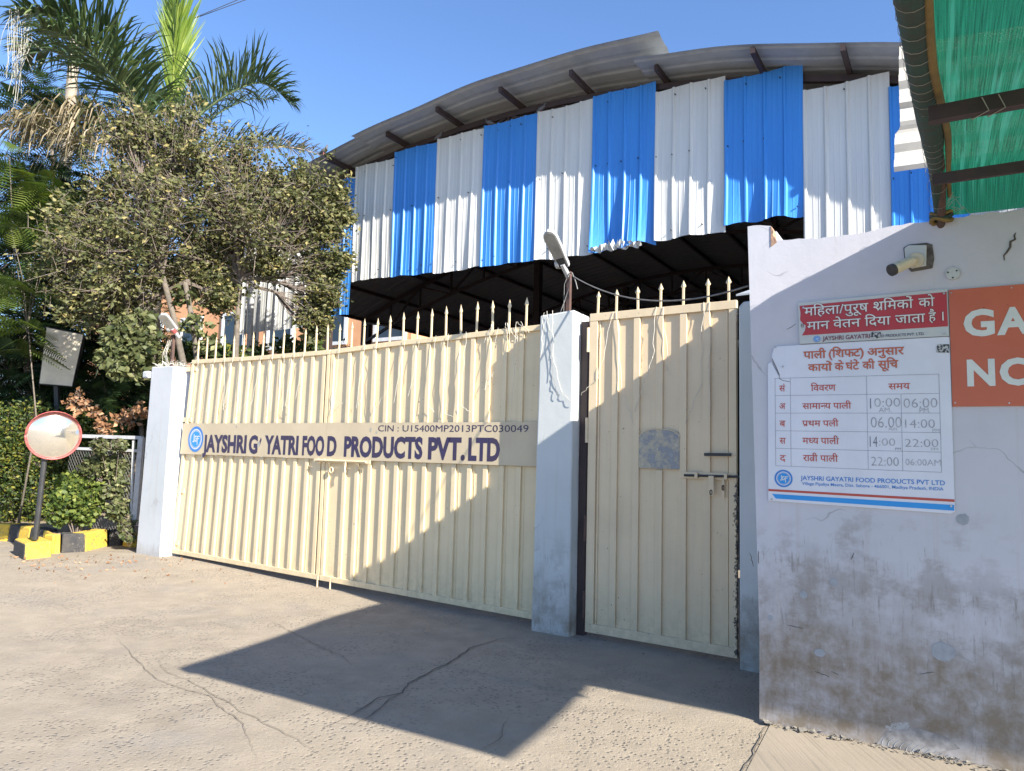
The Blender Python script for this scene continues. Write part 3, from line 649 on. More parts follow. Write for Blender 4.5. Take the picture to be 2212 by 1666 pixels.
wk = thing('wicket_gate', 'narrow cream wicket gate with seven spikes between the middle pillar and the wall', 'gate', G)
V = 0.08
wm = M['cream_chip']
def wb(n, u0, u1, z0, z1, v0=V-0.004, v1=V+0.04, m=wm, bev=0.003): return MB().box((u0, v0, z0), (u1, v1, z1)).build(n, m, wk, bevel=bev)
wb('rail', 0.50, 1.815, 2.765, 2.835); wb('rail', 0.50, 1.815, 0.05, 0.125); wb('stile', 0.50, 0.578, 0.125, 2.765, V-0.002); wb('stile', 1.752, 1.812, 0.125, 2.765, V-0.002)
wb('sheet', 0.578, 1.752, 0.11, 2.78, V+0.022, V+0.026, bev=0)
for i, u in enumerate((0.753, 0.955, 1.165, 1.372, 1.571)):
    if i == 2: wb('rib', u-0.03, u+0.03, 0.124, 1.46, V, V+0.022); wb('rib', u-0.03, u+0.03, 1.795, 2.764, V, V+0.022)
    else: wb('rib', u-0.03, u+0.03, 0.124, 2.764, V, V+0.022)
wb('rib', 0.588, 0.602, 0.124, 2.764, V+0.010, V+0.022)
wb('rib', 1.725, 1.742, 0.124, 2.764, V+0.012, V+0.022)
for u in (0.569, 0.751, 0.956, 1.165, 1.366, 1.578, 1.748): spear(u, 2.83, V+0.018, wk, random.uniform(0.62, 0.66)*1.0+0.02, random.gauss(0, 0.012))
pa = [(0.99, 1.472), (1.346, 1.472), (1.346, 1.735)] + [(1.168+0.178*math.cos(a), 1.735+0.068*math.sin(a)) for a in np.linspace(0.15, 3.0, 12)] + [(0.99, 1.735)]
MB().prism(pa[::-1], V-0.005, V+0.002).build('patch_plate', M['patchgrey'], wk, label='arched mottled grey patch plate')
b = MB(); b.tube([(q[0], V-0.006, q[1]) for q in pa[2:]], 0.004, 5); b.build('patch_edge', wm, wk)
wb('bolt_plate', 1.353, 1.763, 1.40, 1.455, V-0.010, V-0.003)
b = MB(); b.tube([(1.394, V-0.022, 1.426), (1.905, V-0.022, 1.431)], 0.0095, 8); b.build('bolt', M['black'], wk)
for u in (1.496, 1.735): MB().box((u-0.013, V-0.034, 1.405), (u+0.013, V-0.008, 1.452)).build('bolt_keeper', wm, wk, bevel=0.004)
b = MB(); b.prism([(1.60, 1.43), (1.60, 1.33), (1.617, 1.275), (1.633, 1.27), (1.645, 1.29), (1.643, 1.43)][::1], V-0.040, V-0.030); b.build('hasp', wm, wk, bevel=0.003)
MB().tube([(1.622+0.009*math.cos(a), V-0.041, 1.30+0.02*math.sin(a)) for a in np.linspace(0, 6.28, 9)], 0.004, 4).build('hasp_slot', M['black'], wk)
b = MB(); b.box((1.702, V-0.014, 1.26), (1.72, V-0.006, 1.405)); b.build('hanging_tab', wm, wk)
MB().tube([(1.711+0.008*math.cos(a), V-0.02, 1.34+0.02*math.sin(a)) for a in np.linspace(0, 6.28, 9)], 0.004, 4).build('ring', M['rust'], wk)
b = MB(); b.bar((1.56, V-0.02, 1.597), (1.775, V-0.02, 1.60), 0.012, 0.024); b.build('pull_bar', M['black'], wk, label='worn black pull bar')
for z in (2.60, 1.79, 0.93, 0.28): MB().tube([(0.485, V+0.0, z-0.11), (0.485, V+0.0, z+0.11)], 0.014, 8).build('hinge', M['rust'] if z < 1 else wm, wk)

# string of fairy-light wire hooked over the gates
sl = thing('string_lights', 'white fairy-light wire draped in loops over the double gate', 'string lights', G)
def droop(t, u0, z0, zl, du, v, m=M['wire']):
    pts = [(u0, v, z0+0.01)]; n = 7
    for k in range(1, n+1): f = k/n; pts.append((u0+du*f+random.uniform(-.012, .012), v-random.uniform(0, .01), z0+(zl-z0)*f))
    MB().tube(pts, 0.0022, 4).build('wire', m, t)
    return pts[-1]
for i in range(27):
    u = -5.55+0.2*i+random.uniform(-0.03, 0.03)
    if random.random() < 0.22: continue
    z = rail_z(u); du = random.uniform(-0.16, 0.05); zl = random.uniform(1.95, 2.2)
    e = droop(sl, lean(u, z), z, zl, du, GV-0.022)
    if random.random() < 0.6: droop(sl, e[0], e[2], e[2]-random.uniform(-0.25, 0.1), random.uniform(0.08, 0.22), GV-0.022)
for u in (-0.62, -0.45, -0.30):
    for k in range(3): droop(sl, u+random.uniform(-.04, .04), 2.83, 2.83-random.uniform(.1, .3), random.uniform(-.1, .12), GV-0.012)
droop(sl, 0.16, 2.87, 2.45, 0.02, -0.010); droop(sl, 0.18, 2.45, 2.12, 0.10, -0.010); droop(sl, 0.28, 2.12, 2.02, 0.12, -0.010); droop(sl, 0.07, 2.86, 2.45, -0.02, -0.010); droop(sl, 0.10, 2.87, 2.70, 0.03, -0.010); droop(sl, 0.13, 2.70, 2.25, 0.05, -0.010, M['greywire']); droop(sl, 0.18, 2.25, 2.08, 0.06, -0.010, M['greywire'])
sl2 = thing('string_lights', 'thin white wire hanging down the front of the wicket gate', 'string lights', G)
for a in ((0.735, 2.82, 2.25, -0.14), (0.60, 2.25, 2.1, -0.18), (0.76, 2.82, 2.15, 0.06), (0.82, 2.15, 1.85, 0.12), (1.14, 2.83, 2.40, -0.03), (1.11, 2.40, 1.95, -0.16), (1.20, 2.82, 2.25, 0.05), (1.55, 2.83, 2.15, -0.02), (1.53, 2.15, 1.85, -0.13), (1.60, 2.83, 1.95, 0.0)):
    droop(sl2, a[0], a[1], a[2], a[3], V-0.008)

# ------------------------------------------------------------------ street lamps on the pillars
def street_lamp(label, base, ztop, head0, head1, width, tape, lab):
    t = thing('street_lamp', label, 'street lamp', G, (base[0], base[1], base[2]))
    o = base
    L = lambda P: (P[0]-o[0], P[1]-o[1], P[2]-o[2])
    MB().bar((0, 0, -0.05), (0.0, 0, ztop-o[2]), 0.038, 0.038).build('pole', M['rust'], t)
    a, c = Vector(L(head0)), Vector(L(head1)); d = (c-a).normalized(); ln = (c-a).length
    cen = Vector(G.loc(_C)); vw = (cen-Vector(head0)); vw.normalize()
    nrm = (vw*0.75+Vector((-0.2, 0, -0.65))); nrm = (nrm-d*nrm.dot(d)).normalized(); sd_ = d.cross(nrm).normalized()
    def slab(name, s0, s1, w0, w1, h0, h1, m, rnd=True):
        b = MB(); pr = []
        N = 14
        for k in range(N+1):
            f = k/N; s = s0+(s1-s0)*f; wd = w0+(w1-w0)*min(1, f*1.8)
            if rnd: wd *= math.sqrt(max(0.0, 1-max(0, (f-0.8)/0.2)**2))*1.0+1e-3
            pr.append((s, wd/2))
        out = [(s, x) for s, x in pr]+[(s, -x) for s, x in reversed(pr)]
        n = len(out)
        for h in (h0, h1): b.v += [tuple(a+d*s+sd_*x+nrm*h) for s, x in out]
        b.f = [tuple(range(n)), tuple(range(2*n-1, n-1, -1))]+[(i, n+i, n+(i+1) % n, (i+1) % n) for i in range(n)]
        return b.build(name, m, t)
    slab('housing', 0.06, ln, width*0.8, width, -0.045, 0.0, M['lampgrey'])
    slab('lens', ln*0.30, ln*0.965, width*0.80, width*0.84, -0.002, 0.004, M['lampglass'])
    if lab: slab('label_plate', ln*0.15, ln*0.36, width*0.62, width*0.62, 0.0015, 0.0055, M['black'], False)
    for k in range(14):
        s = ln*(0.18+0.055*k); q = a+d*s-nrm*0.045
        MB().bar(q-sd_*width*0.42, q+sd_*width*0.42, 0.005, 0.02).build('fin', M['lampgrey'], t)
    MB().tube([a-d*0.06, a+d*0.10], 0.026, 10).build('spigot', M['lampgrey'], t)
    MB().tube([a+d*0.10-nrm*0.02-sd_*width*0.3, a+d*0.10-nrm*0.02-sd_*width*0.55], 0.04, 12).build('photocell', M['lampgrey'], t)
    if tape: MB().tube([a+d*0.03, a+d*0.09], 0.034, 10).build('red_tape', M['rimred'], t)
    return t
h0 = on(G, 1224, 590, 0.12); h1 = on(G, 1181, 500, -0.22)
lm = street_lamp('grey LED street lamp with black label on the middle pillar', (0.235, 0.15, 2.86), 3.27, h0, h1, 0.125, False, True)
h0 = on(G, 381, 722, 0.12); h1 = on(G, 347, 680, -0.15)
lm2 = street_lamp('small LED street lamp with red tape on the left pillar', (-6.16, 0.13, 2.66), 3.12, h0, h1, 0.13, True, False)
# pigtails of the lamp, cable to the wall
b = MB(); q = on(G, 1228, 592, 0.12)
b.tube([q, (q[0]+0.05, 0.1, q[2]+0.0), (q[0]+0.09, 0.1, q[2]-0.09), (q[0]+0.11, 0.1, q[2]-0.16)], 0.006, 5)
b.tube([q, (q[0]+0.04, 0.1, q[2]-0.06), (q[0]-0.02, 0.1, q[2]-0.25), (q[0]-0.06, 0.05, q[2]-0.42)], 0.004, 5)
b.tube([q, (q[0]-0.03, 0.1, q[2]-0.1), (q[0]-0.02, 0.08, q[2]-0.4)], 0.003, 5)
pc = b.build('lamp_cable', M['greywire']); pc.location = G.o; pc.rotation_euler = (0, 0, G.rz); tag(pc, 'grey pigtail cables hanging from the lamp on the middle pillar', 'cable')
b = MB(); P0 = G.w(*on(G, 1236, 596, 0.12)); P1 = W.w(*on(W, 1616, 618, 0.05))
b.tube([P0+(P1-P0)*f-np.array([0, 0, 0.16*4*f*(1-f)]) for f in np.linspace(0, 1, 18)], 0.006, 5)
tag(b.build('cable', M['greywire']), 'grey cable sagging from the middle lamp across to the sign wall', 'cable')
b = MB()
for k in range(6):
    pts = [(-6.25+random.uniform(-.1, .1), 0.1, 2.68), (-6.28+random.uniform(-.1, .1), 0.06, 2.85), (-6.2+random.uniform(-.08, .08), 0.1, 3.05), (-6.16, 0.13, 2.9)]
    b.tube(pts, 0.003, 4)
o = b.build('loose_wire', M['wire']); o.location = G.o; o.rotation_euler = (0, 0, G.rz); tag(o, 'loose white wires round the foot of the lamp on the left pillar', 'wire')

# ------------------------------------------------------------------ signs on the wall
def put_hindi(toks, box, y, par, m, off=0.012, outline=None, ooff=0.032):
    if outline: lettering('lettering_outline', hindi(toks, ooff), box, y+0.0011, outline, par, hgt=0.622)
    lettering('lettering', hindi(toks, off), box, y, m, par, hgt=0.622)
rs = thing('red_sign', 'red Hindi wage notice board with pale bottom strip, above the timetable', 'sign', W)
MB().prism([(0.247, 2.525), (0.255, 2.27), (1.036, 2.272), (1.034, 2.537)], -0.014, -0.004).build('board', M['boardgrey'], rs)
MB().prism([(0.256, 2.505), (0.262, 2.46), (0.259, 2.416), (0.275, 2.395), (0.291, 2.381), (0.286, 2.35), (0.269, 2.322), (1.032, 2.326), (1.030, 2.520)], -0.0155, -0.013).build('red_panel', M['red'], rs)
yy = -0.0185
put_hindi(list('महिला') and ['म', 'ि', 'ह', 'ल', 'ा', '/', 'प', 'ु', 'र', 'ू', 'ष'], (0.284, 2.441, 0.636, 2.490), yy, rs, M['inkwhite'], 0.006, M['inkdark'])
put_hindi(['श', '^', 'ि', 'म', 'क', 'ो', 'ं'], (0.662, 2.443, 0.866, 2.492), yy, rs, M['inkwhite'], 0.006, M['inkdark'])
put_hindi(['क', 'ो'], (0.892, 2.445, 0.971, 2.493), yy, rs, M['inkwhite'], 0.006, M['inkdark'])
put_hindi(['म', 'ा', 'न'], (0.298, 2.353, 0.424, 2.400), yy, rs, M['inkwhite'], 0.006, M['inkdark'])
put_hindi(['व', 'े', 'त', 'न'], (0.445, 2.355, 0.593, 2.402), yy, rs, M['inkwhite'], 0.006, M['inkdark'])
put_hindi(['ि', 'द', 'य', 'ा'], (0.615, 2.356, 0.750, 2.403), yy, rs, M['inkwhite'], 0.006, M['inkdark'])
put_hindi(['ज', 'ा', 'त', 'ा'], (0.773, 2.358, 0.923, 2.405), yy, rs, M['inkwhite'], 0.006, M['inkdark'])
put_hindi(['ह', 'ै', ' ', '।'], (0.940, 2.360, 1.012, 2.408), yy, rs, M['inkwhite'], 0.006, M['inkdark'])
put_hindi(['स'], (0.262, 2.368, 0.282, 2.392), yy, rs, M['inkdark'], 0.0)
emblem(rs, 0.353, 2.295, 0.019, -0.0165)
lettering('lettering', latin('JAYSHRI GAYATRI', 0.014), (0.385, 2.283, 0.641, 2.308), -0.0165, M['inkmaroon'], rs)
lettering('lettering', latin('OOD PRODUCTS PVT. LTD.', 0.012), (0.668, 2.284, 0.917, 2.299), -0.0165, M['ink'], rs)
MB().prism(blob(0.672, 2.297, 0.024, 0.022, 18, 0.35), -0.0175, -0.015).build('scraped_patch', M['sticker'], rs)
def screw(par, u, z, y=-0.02, r=0.006): MB().tube([(u, y+0.005, z), (u, y, z)], r, 10).build('screw', M['chrome'], par)
for q in ((0.279, 2.492), (1.018, 2.512), (1.012, 2.285)): screw(rs, *q)

wt = thing('timetable_board', 'white Hindi shift timetable board with a torn top left corner', 'sign', W)
outl = [(0.108, 2.263), (0.093, 2.22), (0.091, 2.189), (0.112, 2.14), (0.135, 2.085), (0.128, 2.082), (0.098, 2.145), (0.088, 2.168), (0.067, 2.154), (0.064, 1.316), (1.015, 1.297), (1.038, 1.31), (1.037, 2.262), (1.028, 2.268)]
MB().prism(outl, -0.011, -0.003).build('board', M['board'], wt)
Y = -0.0125; T = M['inkor']; TD = M['inkdark']
put_hindi(['प', 'ा', 'ल', 'ी'], (0.275, 2.179, 0.402, 2.221), Y-0.001, wt, T, 0.010, TD, 0.022)
put_hindi(['(', 'ि', 'श', 'फ', '~', 'ट', ')'], (0.417, 2.180, 0.606, 2.223), Y-0.001, wt, T, 0.010, TD, 0.022)
put_hindi(['अ', 'न', 'ु', 'स', 'ा', 'र'], (0.625, 2.181, 0.814, 2.222), Y-0.001, wt, T, 0.010, TD, 0.022)
put_hindi(['क', 'ा', 'य', 'ो', '*'], (0.300, 2.102, 0.435, 2.142), Y-0.001, wt, T, 0.010, TD, 0.022)
put_hindi(['क', 'े'], (0.448, 2.102, 0.498, 2.143), Y-0.001, wt, T, 0.010, TD, 0.022)
put_hindi(['घ', 'ं', 'ट', 'े'], (0.508, 2.103, 0.581, 2.144), Y-0.001, wt, T, 0.010, TD, 0.022)
put_hindi(['क', 'ी'], (0.598, 2.104, 0.663, 2.145), Y-0.001, wt, T, 0.010, TD, 0.022)
put_hindi(['स', 'ू', 'ि', 'च'], (0.679, 2.105, 0.783, 2.147), Y-0.001, wt, T, 0.010, TD, 0.022)
b = MB()
def ln(x0, z0, x1, z1, wd=0.0016):
    if abs(x1-x0) > abs(z1-z0): b.add([(x0, Y, z0-wd/2), (x1, Y, z1-wd/2), (x1, Y, z1+wd/2), (x0, Y, z0+wd/2)], [(0, 1, 2, 3)])
    else: b.add([(x0-wd/2, Y-0.0002, z0), (x0+wd/2, Y-0.0002, z0), (x1+wd/2, Y-0.0002, z1), (x1-wd/2, Y-0.0002, z1)], [(0, 1, 2, 3)])
for z0, z1 in ((2.064, 2.061), (1.958, 1.953), (1.850, 1.844), (1.742, 1.736), (1.635, 1.629), (1.529, 1.519)): ln(0.109, z0, 0.981, z1)
for x, zt, zb in ((0.109, 2.064, 1.529), (0.198, 2.064, 1.528), (0.618, 2.062, 1.524), (0.793, 1.954, 1.521), (0.981, 2.061, 1.519)): ln(x, zb, x, zt)
b.build('table_lines', M['line'], wt)
for z, a in ((1.983, 'सं'), (1.874, 'अ'), (1.768, 'ब'), (1.663, 'स'), (1.558, 'द')):
    put_hindi(list(a), (0.133, z, 0.168, z+0.035), Y, wt, M['inkred'], 0.010)
put_hindi(['ि', 'व', 'व', 'र', 'ण'], (0.315, 1.981, 0.453, 2.016), Y, wt, M['inkred'], 0.010)
put_hindi(['स', 'म', 'य'], (0.730, 1.981, 0.839, 2.014), Y, wt, M['inkred'], 0.010)
put_hindi(['स', 'ा', 'म', 'ा', 'न', '~', 'य'], (0.266, 1.874, 0.425, 1.907), Y, wt, M['inkred'], 0.010)
put_hindi(['प', 'ा', 'ल', 'ी'], (0.437, 1.874, 0.535, 1.907), Y, wt, M['inkred'], 0.010)
put_hindi(['प', '^', 'थ', 'म'], (0.264, 1.770, 0.367, 1.803), Y, wt, M['inkred'], 0.010)
put_hindi(['प', 'ल', 'ी'], (0.379, 1.770, 0.465, 1.803), Y, wt, M['inkred'], 0.010)
put_hindi(['म', 'ध', '~', 'य'], (0.264, 1.665, 0.355, 1.700), Y, wt, M['inkred'], 0.010)
put_hindi(['प', 'ा', 'ल', 'ी'], (0.366, 1.665, 0.466, 1.700), Y, wt, M['inkred'], 0.010)
put_hindi(['र', 'ा', 'त', '^', 'ी'], (0.266, 1.562, 0.348, 1.597), Y, wt, M['inkred'], 0.010)
put_hindi(['प', 'ा', 'ल', 'ी'], (0.362, 1.562, 0.459, 1.597), Y, wt, M['inkred'], 0.010)
def hand(s, x0, z0, x1, z1, dk=False, rot=0.0): lettering('handwriting', latin(s, -0.012), (x0, z0, x1, z1), Y, M['line'] if dk else M['marker'], wt, rot=rot)
hand('1', .634, .0+1.872, .639, 1.933, True); hand('0:00', .656, 1.882, .788, 1.932); hand('AM.', .679, 1.851, .744, 1.878); hand('06:00', .805, 1.875, .970, 1.928); hand('PM.', .883, 1.846, .936, 1.874)
hand('06.00', .636, 1.763, .792, 1.824); hand('Am', .726, 1.746, .768, 1.770); hand('14:00', .810, 1.762, .955, 1.810); hand('PM', .943, 1.737, .976, 1.758)
hand('14', .629, 1.652, .668, 1.714, True); hand(':00', .676, 1.660, .758, 1.702); hand('PM', .758, 1.636, .786, 1.650, True); hand('22:00', .807, 1.656, .969, 1.700); hand('PM', .934, 1.637, .967, 1.653)
hand('22:00', .634, 1.546, .774, 1.596); hand('06:00AM', .807, 1.553, .978, 1.588)
emblem(wt, 0.1535, 1.4535, 0.0525, Y)
lettering('lettering', latin('JAYSHRI GAYATRI FOOD PRODUCTS PVT LTD', 0.012), (0.251, 1.449, 0.995, 1.474), Y, M['inkblue'], wt)
lettering('lettering', latin('Village Pipaliya Meera, Dist. Sehore - 466001, Madhya Pradesh, INDIA', 0.008), (0.259, 1.420, 0.987, 1.4375), Y, M['inkblue'], wt)
MB().prism([(0.065, 1.387), (0.065, 1.374), (1.037, 1.361), (1.037, 1.375)], Y, Y+0.001).build('red_stripe', M['inkred'], wt)
MB().prism([(0.086, 1.358), (0.108, 1.331), (1.034, 1.314), (1.035, 1.345)], Y, Y+0.001).build('blue_stripe', M['stripeblue'], wt)
MB().prism([(0.976, 2.228), (0.973, 2.183), (1.034, 2.178), (1.035, 2.225)], Y-0.001, Y).build('sticker', M['sticker'], wt)
for q in ((0.155, 2.136), (1.032, 2.196), (0.452, 1.700), (0.084, 1.325), (1.021, 1.338), (0.112, 2.258)): screw(wt, *q, y=-0.017)
b = MB(); b.tube([(0.092, -0.0118, 2.188), (0.115, -0.0118, 2.138), (0.136, -0.0118, 2.083), (0.133, -0.0118, 2.064), (0.155, -0.0118, 2.050), (0.197, -0.0118, 2.040)], 0.0014, 4); b.build('tear_line', M['crack'], wt)

os_ = thing('orange_sign', 'orange sign with big grey-white capitals at the right end of the wall', 'sign', W)
MB().box((1.041, -0.012, 1.880), (1.62, -0.003, 2.530)).build('board', M['orange'], os_)
for s, x0, x1, z0, z1 in (('G', 1.105, 1.248, 2.269, 2.415), ('A', 1.257, 1.405, 2.269, 2.415), ('N', 1.114, 1.242, 1.996, 2.141), ('O', 1.262, 1.425, 1.996, 2.141)):
    lettering('lettering', latin(s, 0.040), (x0, z0, x1, z1), -0.0135, M['inkgrey'], os_, hgt=0.75)
for q in ((1.052, 2.512), (1.055, 1.90), (1.33, 2.515), (1.30, 1.895)): screw(os_, *q, y=-0.016, r=0.004)

# security camera
cc = thing('security_camera', 'cream bullet security camera on a square grey plate, high on the wall', 'security camera', W)
MB().prism([(0.823, 2.80), (0.828, 2.70), (0.86, 2.655), (0.965, 2.665), (0.975, 2.72), (0.968, 2.80), (0.94, 2.815), (0.85, 2.815)], -0.006, 0.006).build('mounting_hole', M['crack'], cc)
MB().prism([(0.828, 2.795), (0.833, 2.715), (0.862, 2.672), (0.935, 2.68), (0.94, 2.80), (0.85, 2.81)], -0.016, -0.003).build('mounting_plate', M['boardgrey'], cc, bevel=0.004)
bc = on(W, 1978, 561, -0.03)
MB().tube([(bc[0], -0.014, bc[2]), (bc[0], -0.032, bc[2])], 0.042, 20).build('base_ring', M['camcream'], cc, bevel=0.004)
p0 = Vector((bc[0], -0.03, bc[2])); a0 = Vector(on(W, 1965, 566, -0.10)); a1 = Vector(on(W, 1930, 582, -0.17))
MB().tube([p0, a0], [0.017, 0.014], 10).build('arm', M['camcream'], cc)
d = (a1-a0).normalized()
MB().tube([a0-d*0.02, a0-d*0.015, a1], [0.020, 0.030, 0.033], 20).build('body', M['camcream'], cc, smooth=False)
MB().tube([a1, a1+d*0.018, a1+d*0.020], [0.034, 0.034, 0.026], 20).build('lens_hood', M['black'], cc)
lbl = MB().bar(a1-d*0.05+Vector((0, -0.028, 0.016)), a1-d*0.03+Vector((0, -0.028, 0.016)), 0.002, 0.004).build('print_mark', M['black'], cc)

# ------------------------------------------------------------------ shade net over the corner
sn = thing('shade_net', 'green shade net on a steel frame above the guard room wall', 'shade net', W)
ZC = 2.86
e0 = W.loc(np.array([2.34, 4.05, 2.97])); e1 = W.loc(np.array([0.945, 1.695, 2.84]))
HK = [(2.40, 4.025, 2.96), (2.235, 3.78, 3.12), (1.875, 3.19, 3.06), (1.38, 2.41, 2.93), (0.945, 1.695, 2.84)]
def HEM(f):                                 # the net's rolled edge: up from the wall top, then slowly down towards the yard
    f = min(max(f, -0.02), 1.03); x = [0, 0.11, 0.36, 0.70, 1.0]; P = W.loc(tuple(np.interp(f, x, [k[i] for k in HK]) for i in range(3)))
    return Vector(P)
def NP(u, v):                               # height of the net, rising gently away from its left hem
    f = (e0[1]-v)/(e0[1]-e1[1]); return HEM(f)[2]*0.6+0.4*2.90-0.015+0.008*math.sin(u*5+v*3)
b = MB(); nu, nv = 40, 30; ends = []
for j in range(nv+1):
    f = j/nv
    for i in range(nu+1):
        g = i/nu
        H_ = HEM(f); u = H_.x+(3.60-H_.x)*g; v = H_.y
        b.v.append((u, v, H_.z*(1-g)**2+NP(u, v)*(1-(1-g)**2)))
for j in range(nv):
    for i in range(nu): k = j*(nu+1)+i; b.f.append((k, k+1, k+nu+2, k+nu+1))
b.build('net_cloth', M['net'], sn, smooth=True)
b = MB()                                    # the narrower strip of net that runs on along the wall
for j in range(9):
    for i in range(25):
        u = 3.60+(9.5-3.60)*i/24; v = 0.05+(-1.44-0.05)*j/8; b.v.append((u, v, NP(min(u, 3.6), v)+0.002))
for j in range(8):
    for i in range(24): k = j*25+i; b.f.append((k, k+1, k+26, k+25))
b.build('net_cloth', M['net'], sn, smooth=True)
# pleated end of the net over the wall top
b = MB()
for i in range(81):
    u = e0[0]+0.03+i*0.04; zt = NP(u, 0.05)
    for (v, z) in ((0.14+0.012*math.sin(i*2.1), 2.90), (0.10+0.016*math.sin(i*2.1), 2.955+0.01*math.sin(i*1.3)), (0.12, zt)): b.v.append((u, v, z))
for i in range(80):
    for k in (0, 1): q = i*3+k; b.f.append((q, q+3, q+4, q+1))
b.build('net_skirt', M['net'], sn, smooth=True)
A, E = HEM(0.0), Vector(e1); E2 = A+(E-A)*1.0
roll = [HEM(f) for f in np.linspace(-0.02, 1.03, 26)]
rr = [0.030+0.016*min(1, f*3)-0.004*math.sin(f*11) for f in np.linspace(0, 1, 26)]
MB().tube(roll, rr, 14).build('rolled_hem', M['netroll'], sn, smooth=True)
for k in range(26):                          # the lashing thread
    f = 0.04+0.037*k; c = HEM(f); rad = 0.048
    pts = [c+Vector((rad*math.cos(a), -0.018+0.012*a/3.14, rad*math.sin(a)+0.0)) for a in np.linspace(0, 6.28, 14)]
    MB().tube(pts, 0.0011, 4).build('lashing', M['thread'], sn)
sp = [HEM(f)+Vector((0.050+0.012*math.sin(f*6), 0, -0.008-0.02*f)) for f in np.linspace(0.05, 1.03, 22)]
MB().tube(sp, [0.010+0.006*math.sin(3.14*k/21) for k in range(22)], 8).build('ochre_strap', M['strap'], sn, smooth=True)
MB().tube([A+Vector((0.0, 0.02, -0.06)), A+Vector((0.005, -0.05, 0.0)), HEM(0.11)+Vector((0.03, 0, 0.01)), HEM(0.36)+Vector((0.02, 0, 0.01)), HEM(1.0)+Vector((0.02, 0, 0.01))], 0.022, 10).build('frame_pipe', M['rust'], sn)
for k in range(3):
    pts = [A+Vector((0.05*math.cos(a)+0.004, 0.028*math.sin(a)-0.02, -0.03+0.018*k+0.012*math.sin(a*2+k))) for a in np.linspace(0, 6.28, 16)]
    MB().tube(pts, 0.012, 6).build('knot', M['strap'] if k != 1 else M['netroll'], sn)
for (x0, y0, x1, y1, wd) in ((2025, 236, 2230, 200, 0.045), (2030, 375, 2230, 351, 0.022)):
    d = ray(x0, y0); t_ = (ZC+0.03-CAM_H)/d[2]; P = W.loc(_C+d*t_)
    MB().box((P[0]-0.03, P[1]-wd/2, ZC-0.02), (3.5, P[1]+wd/2, ZC+0.02+wd*0.4)).build('crossbar', M['darksteel'], sn)
    if wd > 0.03:
        for q in (0.14, 0.19):
            MB().tube([(P[0]+q, P[1]-0.03, ZC+0.03), (P[0]+q+0.02, P[1]-0.03, ZC-0.024), (P[0]+q-0.03, P[1]+0.03, ZC-0.022), (P[0]+q-0.05, P[1]+0.04, ZC+0.03)], 0.0022, 5).build('tie', M['thread'], sn)
for k in range(8):
    c = A+Vector((0.03+random.uniform(0, .04), -0.05-random.uniform(0, .25), 0.0))
    MB().tube([c, c+Vector((random.uniform(.02, .06), -.01, random.uniform(-.03, .05))), c+Vector((random.uniform(.0, .08), 0, random.uniform(-.06, .02)))], 0.0013, 4).build('loose_thread', M['thread'], sn)
# supports of the net outside the view
for u, v in ((9.3, -1.40),): MB().tube([(u, v, -0.05), (u, v, ZC+0.02)], 0.03, 8).build('frame_post', M['rust'], sn)

# ------------------------------------------------------------------ the big shed
shed = thing('shed', 'large arched shed clad in alternating blue and white metal sheets', 'building', S)
def arc(u): return 7.23-0.028*(u+4.9)**2
def panel(u0, u1, z0, z1, m, nrib=4, amp=0.024, warp=0.0, label=None, v0=-0.02):
    b = MB(); W_ = u1-u0; p = W_/nrib; prof = []
    for k in range(nrib):
        a = u0+k*p
        prof += [(a, 0), (a+p*0.07, -amp), (a+p*0.15, -amp), (a+p*0.22, 0), (a+p*0.45, 0), (a+p*0.46, -amp*0.12), (a+p*0.50, -amp*0.12), (a+p*0.51, 0), (a+p*0.72, 0), (a+p*0.73, -amp*0.12), (a+p*0.77, -amp*0.12), (a+p*0.78, 0)]
    prof.append((u1, 0)); prof = [(u, v) for u, v in prof]; n = len(prof)
    rows = [0, 0.04, 0.10, 0.2, 0.35, 0.5, 0.65, 0.8, 0.92, 1.0]
    ph = random.uniform(0, 6)
    for f in rows:
        for (u, v) in prof:
            wv = 0.006*math.sin(u*2.3+ph+f*3)+warp*(1-f)**4*math.sin(u*9+ph)*0.8+0.002*math.sin(f*9+u*5)
            z = z0+(z1-z0)*f
            if f == 0: z += warp*0.35*math.sin(u*13+ph)+0.012*math.sin(u*4+ph)
            if f == 1: z += 0.008*math.sin(u*7+ph)
            b.v.append((u+0.006*math.sin(f*5+ph)*(1-f), v0+v+wv, z))
    for r in range(len(rows)-1):
        for i in range(n-1): k = r*n+i; b.f.append((k, k+1, k+n+1, k+n))
    o = b.build('wall_sheet', m, shed, label=label)
    return o
BL, WH = M['bluesheet'], M['whitesheet']
P_ = [(-11.35, -10.30, 3.86, 6.0, WH, 0.01), (-10.32, -9.27, 3.86, 6.30, WH, 0.01), (-9.29, -8.31, 4.02, 6.62, BL, 0.015), (-8.33, -7.37, 4.63, 6.80, WH, 0.02), (-7.385, -6.43, 4.61, 6.90, BL, 0.02),
      (-6.445, -5.46, 4.585, 6.945, WH, 0.02), (-5.475, -4.45, 4.57, 6.96, BL, 0.02), (-4.465, -3.48, 4.565, 6.97, WH, 0.03), (-3.495, -2.495, 4.60, 6.99, BL, 0.10), (-2.51, -1.50, 4.62, 6.83, WH, 0.03),
      (-1.515, -0.495, 4.70, 6.73, BL, 0.05), (-0.51, 0.50, 3.60, 6.35, WH, 0.01), (0.485, 1.28, 3.6, 6.14, BL, 0.01), (1.27, 2.3, 3.6, 5.9, M['roofsheet'], 0.01), (2.29, 3.36, 0.0, 5.5, M['roofsheet'], 0.01)]  # outermost grey sheet: added out of view to keep sun out of the shed
